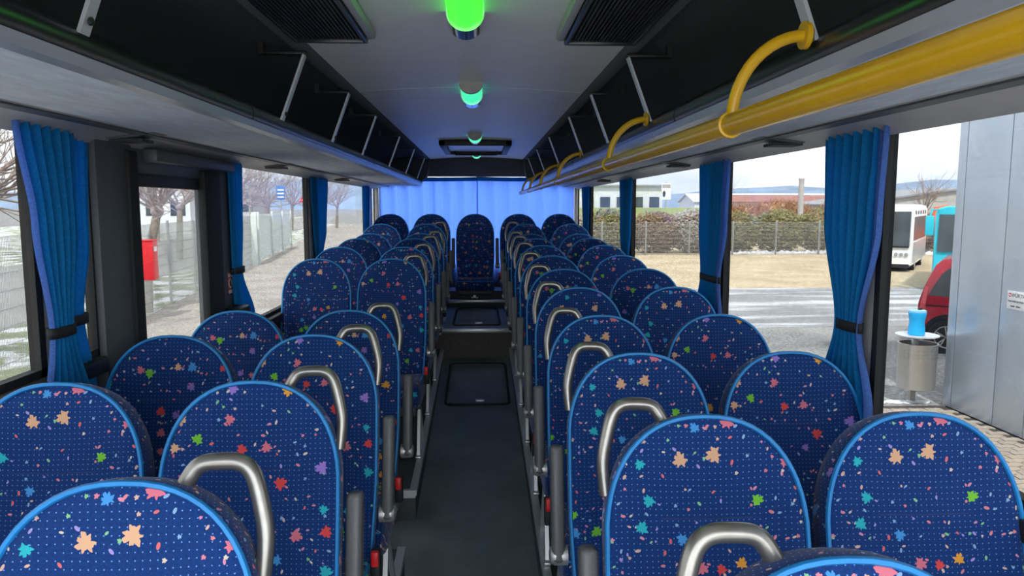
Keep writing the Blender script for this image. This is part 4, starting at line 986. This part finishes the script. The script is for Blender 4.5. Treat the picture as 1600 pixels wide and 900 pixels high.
def leaf_mat(name, a, c):
    s = NT(name); v = s.coord('Object'); s.set(s.ramp(s.noise(v, 5.0, 4, 0.7), [(0.3, a), (0.7, c)]), 0.9); s.put(s.b, 'Specular IOR Level', 0.15); return s.m
M['leaf_olive'] = leaf_mat('hedge_olive', (0.13, 0.13, 0.05), (0.34, 0.32, 0.15))
M['leaf_brown'] = leaf_mat('hedge_brown', (0.17, 0.11, 0.07), (0.36, 0.26, 0.18))
M['leaf_grey'] = leaf_mat('hedge_twigs', (0.30, 0.27, 0.25), (0.55, 0.50, 0.45))
M['leaf_rust'] = leaf_mat('bush_rust', (0.34, 0.17, 0.08), (0.55, 0.34, 0.20))
def bush(name, label, loc, rx, ry, rz_, n, m, seed, size=0.12, group=None, upright=False, core='leaf_brown'):
    rnd = random.Random(seed); t_ = thing(name, label, 'bush', loc, group=group)
    q_ = B(); bmesh.ops.create_icosphere(q_.bm, subdivisions=3, radius=1.0)
    for v in q_.bm.verts:
        k = 0.80 * (1 + 0.10 * math.sin(5 * v.co.x + seed) + 0.08 * math.sin(7 * v.co.z + 2 * seed)); v.co = Vector((v.co.x * rx * k, v.co.y * ry * k, max(-0.05, rz_ * 0.5 + v.co.z * rz_ * 0.5 * k)))
    q_.obj('core', M[core], t_, smooth=60)
    q_ = B()
    for k in range(n):
        d_ = Vector((rnd.gauss(0, 1), rnd.gauss(0, 1), rnd.gauss(0, 1))).normalized(); f = rnd.uniform(0.78, 1.04)
        if d_.y > 0.4: d_.y *= -1
        p_ = Vector((d_.x * rx * f, d_.y * ry * f, max(0.03, rz_ * 0.5 + d_.z * rz_ * 0.5 * f)))
        u = Vector((rnd.gauss(0, 1), rnd.gauss(0, 1), rnd.gauss(0, 1) + (2.5 if upright else 0))).normalized(); w = u.orthogonal().normalized(); sz = size * rnd.uniform(0.6, 1.4)
        q_.poly([p_ - u * sz, p_ + w * sz * (0.2 if upright else 0.55), p_ + u * sz, p_ - w * sz * (0.2 if upright else 0.55)])
    q_.obj('foliage', M[m], t_, smooth=None); return t_
spec = [(8.0, 'leaf_olive', 2.75), (10.9, 'leaf_brown', 2.55), (13.4, 'leaf_grey', 2.7), (15.9, 'leaf_olive', 2.6), (18.7, 'leaf_olive', 2.7), (21.6, 'leaf_olive', 2.75), (24.6, 'leaf_brown', 2.6), (27.6, 'leaf_brown', 2.55), (30.6, 'leaf_olive', 2.6), (5.4, 'leaf_grey', 2.5)]
hl = ['olive hedge bush behind the fence at the rear window', 'domed brown hedge bush by the third curtain', 'pale twiggy hedge bush partly hidden by the second curtain', 'olive hedge bush behind the fence beside the second curtain', 'wide olive hedge bush below the distant pole',
      'olive hedge bush behind the fence beside the wide tied curtain', 'brown hedge bush behind the white bus', 'brown hedge bush between the white bus and the teal coach', 'olive hedge bush behind the teal coach', 'pale twiggy bush at the rear corner of the yard']
for i, (x, m, h) in enumerate(spec): bush('hedge_bush', hl[i], (x, 45.6, 0), 1.85, 1.3, h, 2600, m, 30 + i, 0.10, 'hedge behind the fence')
for i, (x, y, s_) in enumerate(((30.5, 74, 3.5), (38.6, 76, 3.7), (24.2, 66, 3.1))):
    bush('rust_bush', ['rust brown scrub below the distant pole', 'rust brown scrub beside the wide tied curtain', 'rust brown scrub before the red roofed hall'][i], (x, y, 0), 3.8, 1.9, s_, 2200, 'leaf_rust', 60 + i, 0.3, 'rust brown scrub', True, 'leaf_rust')
# patches of old snow
def snow_patch(label, cx, cy, rx, ry, seed, n=60, z=0.05, big=1.0):
    rnd = random.Random(seed); q_ = B()
    for k in range(n):
        a, r_ = rnd.uniform(0, 2 * PI), math.sqrt(rnd.random()); s_ = rnd.uniform(0.10, 0.3) * big
        m_ = Matrix.Translation((cx + rx * r_ * math.cos(a), cy + ry * r_ * math.sin(a), 0.01)) @ Matrix.Diagonal((s_, s_ * 0.8, s_ * z * 10, 1))
        bmesh.ops.create_icosphere(q_.bm, subdivisions=1, radius=1.0, matrix=m_)
    o = q_.obj('snow_patch', M['snow'], smooth=80); tag(o, label, 'snow', kind='stuff'); return o
snow_patch('clumps of old snow along the foot of the hedge', 19.0, 43.9, 5.5, 0.35, 1, 150, 0.08)
snow_patch('clumps of old snow beyond the parked buses', 29.5, 42.9, 3.6, 0.3, 2, 90, 0.08)
snow_patch('snow remains around the litter bin post', 6.25, 10.42, 0.42, 0.05, 3, 40, 0.03, 0.3)
snow_patch('small snow heap on the paving before the bin', 5.42, 9.78, 0.20, 0.16, 4, 60, 0.04, 0.35)
snow_patch('snow patches on the verge behind the near fence', -9.0, 10.6, 0.7, 1.4, 5, 60, 0.02)

# ---- distant buildings, signs and hills
M['hall_white'] = mat('hall_white', (0.66, 0.69, 0.72), 0.6, var=0.05, scale=0.5)
M['hall_grey'] = mat('hall_grey', (0.45, 0.44, 0.41), 0.7, var=0.1, scale=0.8)
M['roof_grey'] = mat('roof_grey', (0.30, 0.31, 0.33), 0.6, var=0.1, scale=0.4)
M['roof_red'] = mat('roof_red', (0.33, 0.15, 0.12), 0.7, var=0.15, scale=0.6)
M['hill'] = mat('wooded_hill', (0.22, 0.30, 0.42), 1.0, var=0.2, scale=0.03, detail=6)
M['meadow'] = mat('far_meadow', (0.34, 0.42, 0.18), 1.0, var=0.15, scale=0.3)
def hall(label, x0, x1, y0, y1, h, ridge, wallm, roofm, axis, nwin=0, name='hall'):
    t_ = thing(name, label, 'building', ((x0 + x1) / 2, y0, 0)); cx, cy = (x0 + x1) / 2, y0
    q_ = B(); q_.box(x0 - cx, x1 - cx, 0, y1 - cy, 0, h); q_.obj('wall', M[wallm], t_, smooth=None)
    q_ = B(); e = 0.4
    if axis == 'x':
        my = (y1 - y0) / 2; pr = [(-e, h), (my, h + ridge), (y1 - y0 + e, h), (y1 - y0 + e, h + 0.15), (my, h + ridge + 0.2), (-e, h + 0.15)]
        q_.prism(pr, x0 - cx - e, x1 - cx + e, 'x')
    else:
        pr = [(x0 - cx - e, h), (0, h + ridge), (x1 - cx + e, h), (x1 - cx + e, h + 0.15), (0, h + ridge + 0.2), (x0 - cx - e, h + 0.15)]
        q_.prism(pr, -e, y1 - y0 + e, 'y')
    q_.obj('roof', M[roofm], t_, smooth=None)
    if ridge > 0:
        q_ = B()
        if axis == 'y': q_.prism([(x0 - cx, h), (x1 - cx, h), (0, h + ridge)], 0.02, y1 - y0 - 0.02, 'y')
        else: q_.prism([(0.02, h), (y1 - y0 - 0.02, h), ((y1 - y0) / 2, h + ridge)], x0 - cx, x1 - cx, 'x')
        q_.obj('gable', M[wallm], t_, smooth=None)
    for k in range(nwin):
        ww = (x1 - x0) / nwin; q_ = B(); q_.box(x0 - cx + ww * (k + 0.2), x0 - cx + ww * (k + 0.8), -0.05, 0.02, h * 0.45, h * 0.78); q_.obj('window', M['dark_glass'], t_, smooth=None)
    return t_
hall('long low hall with red roof before the hills', 36, 62, 108, 118, 3.4, 1.0, 'hall_white', 'roof_red', 'x', 8)
hall('pale low hall with snowy roof behind the rust scrub', 38, 70, 130, 140, 3.6, 1.4, 'hall_white', 'hall_white', 'x', 6)
hall('grey gabled hall behind the white bus', 40.5, 66, 80, 95, 3.0, 1.75, 'hall_grey', 'roof_grey', 'y')
hall('flat roofed pale building beside the pylon sign', 8.5, 18.6, 75, 84, 4.9, 0.0, 'hall_white', 'roof_grey', 'x', 6)
ml = slab('land', [(5, 62), (20.5, 62), (20.5, 74), (5, 74)], 2.75, M['meadow'], 'green bank below the flat roofed building', 2.7)
ps = thing('pylon_sign', 'white pylon sign on a post above the green bank', 'sign', (17.7, 70, 2.75))
q = B(); q.box(-0.05, 0.05, -0.05, 0.05, 0, 2.4); q.obj('post', M['galv'], ps, smooth=None)
q = B(); q.box(-0.45, 0.45, -0.1, 0.0, 0.75, 2.3, 0.03); q.obj('board', MATS['sign_white'], ps)
q = B(); q.box(-0.4, 0.4, -0.115, -0.1, 1.85, 2.2); q.obj('board_band', MATS['hedge_twigs'], ps, smooth=None)
q = B(); q.lathe([(0.30, -0.02), (0.30, 0.0)], (0, 0, 0), 20, 'y'); o = q.obj('oval_mark', M['ink'], ps, loc=(-0.22, -0.105, 1.3)); o.scale = (0.45, 1, 1)
pl = thing('tall_pole', 'slim pale concrete pole above the rust scrub', 'pole', (28.6, 65, 0))
q = B(); q.tube([(0, 0, 0), (0, 0, 5.2)], [0.28, 0.22], 12); q.obj('shaft', mat('pole_concrete', (0.42, 0.41, 0.40), 0.8), pl)
q = B(); q.lathe([(0.26, 5.2), (0.26, 5.35)], n=12); q.obj('cap', M['hall_grey'], pl)
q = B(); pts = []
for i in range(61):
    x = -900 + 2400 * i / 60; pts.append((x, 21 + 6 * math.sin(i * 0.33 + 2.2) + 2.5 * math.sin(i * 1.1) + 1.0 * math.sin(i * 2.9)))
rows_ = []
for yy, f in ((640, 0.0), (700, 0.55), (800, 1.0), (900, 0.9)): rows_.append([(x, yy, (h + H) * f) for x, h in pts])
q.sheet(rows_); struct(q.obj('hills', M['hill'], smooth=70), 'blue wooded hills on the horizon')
ex = thing('excavator', 'orange excavator arm above the hedge by the teal coach', 'excavator', (26.7, 41.6, 0))
M['orange'] = mat('excavator_orange', (0.80, 0.13, 0.04), 0.5, var=0.06)
q = B(); q.tube([(0.9, 0, 1.2), (0.75, 0, 2.3), (0.15, 0, 2.85)], 0.14, 8); q.obj('boom', M['orange'], ex)
q = B(); q.tube([(0.25, 0, 2.85), (-0.45, 0, 2.75), (-0.55, 0, 2.1)], 0.12, 8); q.obj('arm', M['orange'], ex)
q = B(); q.prism([(-0.75, 1.5), (-0.35, 1.5), (-0.3, 2.1), (-0.7, 2.15)], -0.3, 0.3, 'y'); q.obj('bucket', M['orange'], ex)
q = B(); q.box(0.5, 2.2, -0.6, 0.6, 0.5, 1.5, 0.06); q.obj('chassis', M['orange'], ex)
q = B(); q.box(0.3, 2.4, -0.7, 0.7, 0.0, 0.5, 0.08); q.obj('track', M['tyre'], ex)

# ---- street side
rb = thing('red_box', 'red metal box mounted on the street fence', 'box', (-8.32, 18.9, 1.05), math.atan2(dn.y, dn.x) - PI / 2)
q = B(); q.box(-0.16, 0.16, -0.22, 0.22, 0.0, 0.98, 0.02); q.obj('case', mat('signal_red', (0.72, 0.02, 0.03), 0.35, var=0.05), rb)
q = B(); q.box(-0.18, 0.18, -0.24, 0.24, 0.98, 1.01, 0.005); q.obj('lid', MATS['signal_red'], rb)
q = B(); q.box(0.162, 0.166, -0.12, 0.12, 0.72, 0.84); q.obj('notice', MATS['sign_white'], rb, smooth=None)
for z in (0.2, 0.8):
    q = B(); q.box(-0.42, -0.16, -0.03, 0.03, z - 0.02, z + 0.02); q.obj('wall_bracket', M['galv'], rb, smooth=None)
sl = thing('blue_sign', 'blue and white information sign behind the gate', 'sign', (-15.9, 60, 0))
q = B(); q.box(-0.05, 0.05, -0.05, 0.05, 0, 4.4); q.obj('post', M['galv'], sl, smooth=None)
q = B(); q.box(-0.33, 0.33, -0.08, -0.05, 3.4, 4.5, 0.02); q.obj('panel', mat('sign_blue', (0.07, 0.20, 0.55), 0.5, var=0.04), sl)
for z in (3.58, 3.86, 4.14):
    q = B(); q.box(-0.26, 0.26, -0.09, -0.08, z - 0.02, z + 0.10); q.obj('print_line', MATS['sign_white'], sl, smooth=None)
tr = thing('warning_sign', 'red and white triangular warning sign behind the gate', 'sign', (-14.0, 60, 0))
q = B(); q.box(-0.04, 0.04, -0.04, 0.04, 0, 3.9); q.obj('post', M['galv'], tr, smooth=None)
q = B(); q.prism([(-0.45, 3.2), (0.45, 3.2), (0, 3.98)], -0.07, -0.045, 'y'); q.obj('red_border', M['sign_red'], tr, smooth=None)
q = B(); q.prism([(-0.26, 3.31), (0.26, 3.31), (0, 3.76)], -0.08, -0.065, 'y'); q.obj('white_field', MATS['sign_white'], tr, smooth=None)
rc = thing('red_car', 'red hatchback parked far along the street', 'car', (-20.0, 62, 0), 0.2)
q = B(); q.prism([(-2.0, 0.3), (-2.05, 0.8), (-1.2, 0.95), (-0.6, 1.5), (1.1, 1.52), (1.8, 1.0), (2.0, 0.85), (2.0, 0.3)], -0.85, 0.85, 'y'); o = q.obj('body', MATS['signal_red'], rc, smooth=30); bevel_mod(o, 0.08)
q = B(); q.prism([(-1.05, 0.98), (-0.55, 1.42), (1.0, 1.44), (1.5, 0.98)], -0.87, -0.84, 'y'); q.obj('side_window', M['dark_glass'], rc, smooth=None)
for x in (-1.3, 1.3): wheel(rc, (x, -0.76, 0.32), 0.32, 'y', 0.2)
for x in (-1.3, 1.3): wheel(rc, (x, 0.76, 0.32), 0.32, 'y', 0.2, face=1)
hall('white gabled house across the street', -40, -30, 78, 88, 4.2, 2.6, 'hall_white', 'roof_red', 'y', 4, 'house')
hall('grey house behind the street trees', -46, -37, 122, 132, 4.4, 2.4, 'hall_grey', 'roof_grey', 'y', 3, 'house')
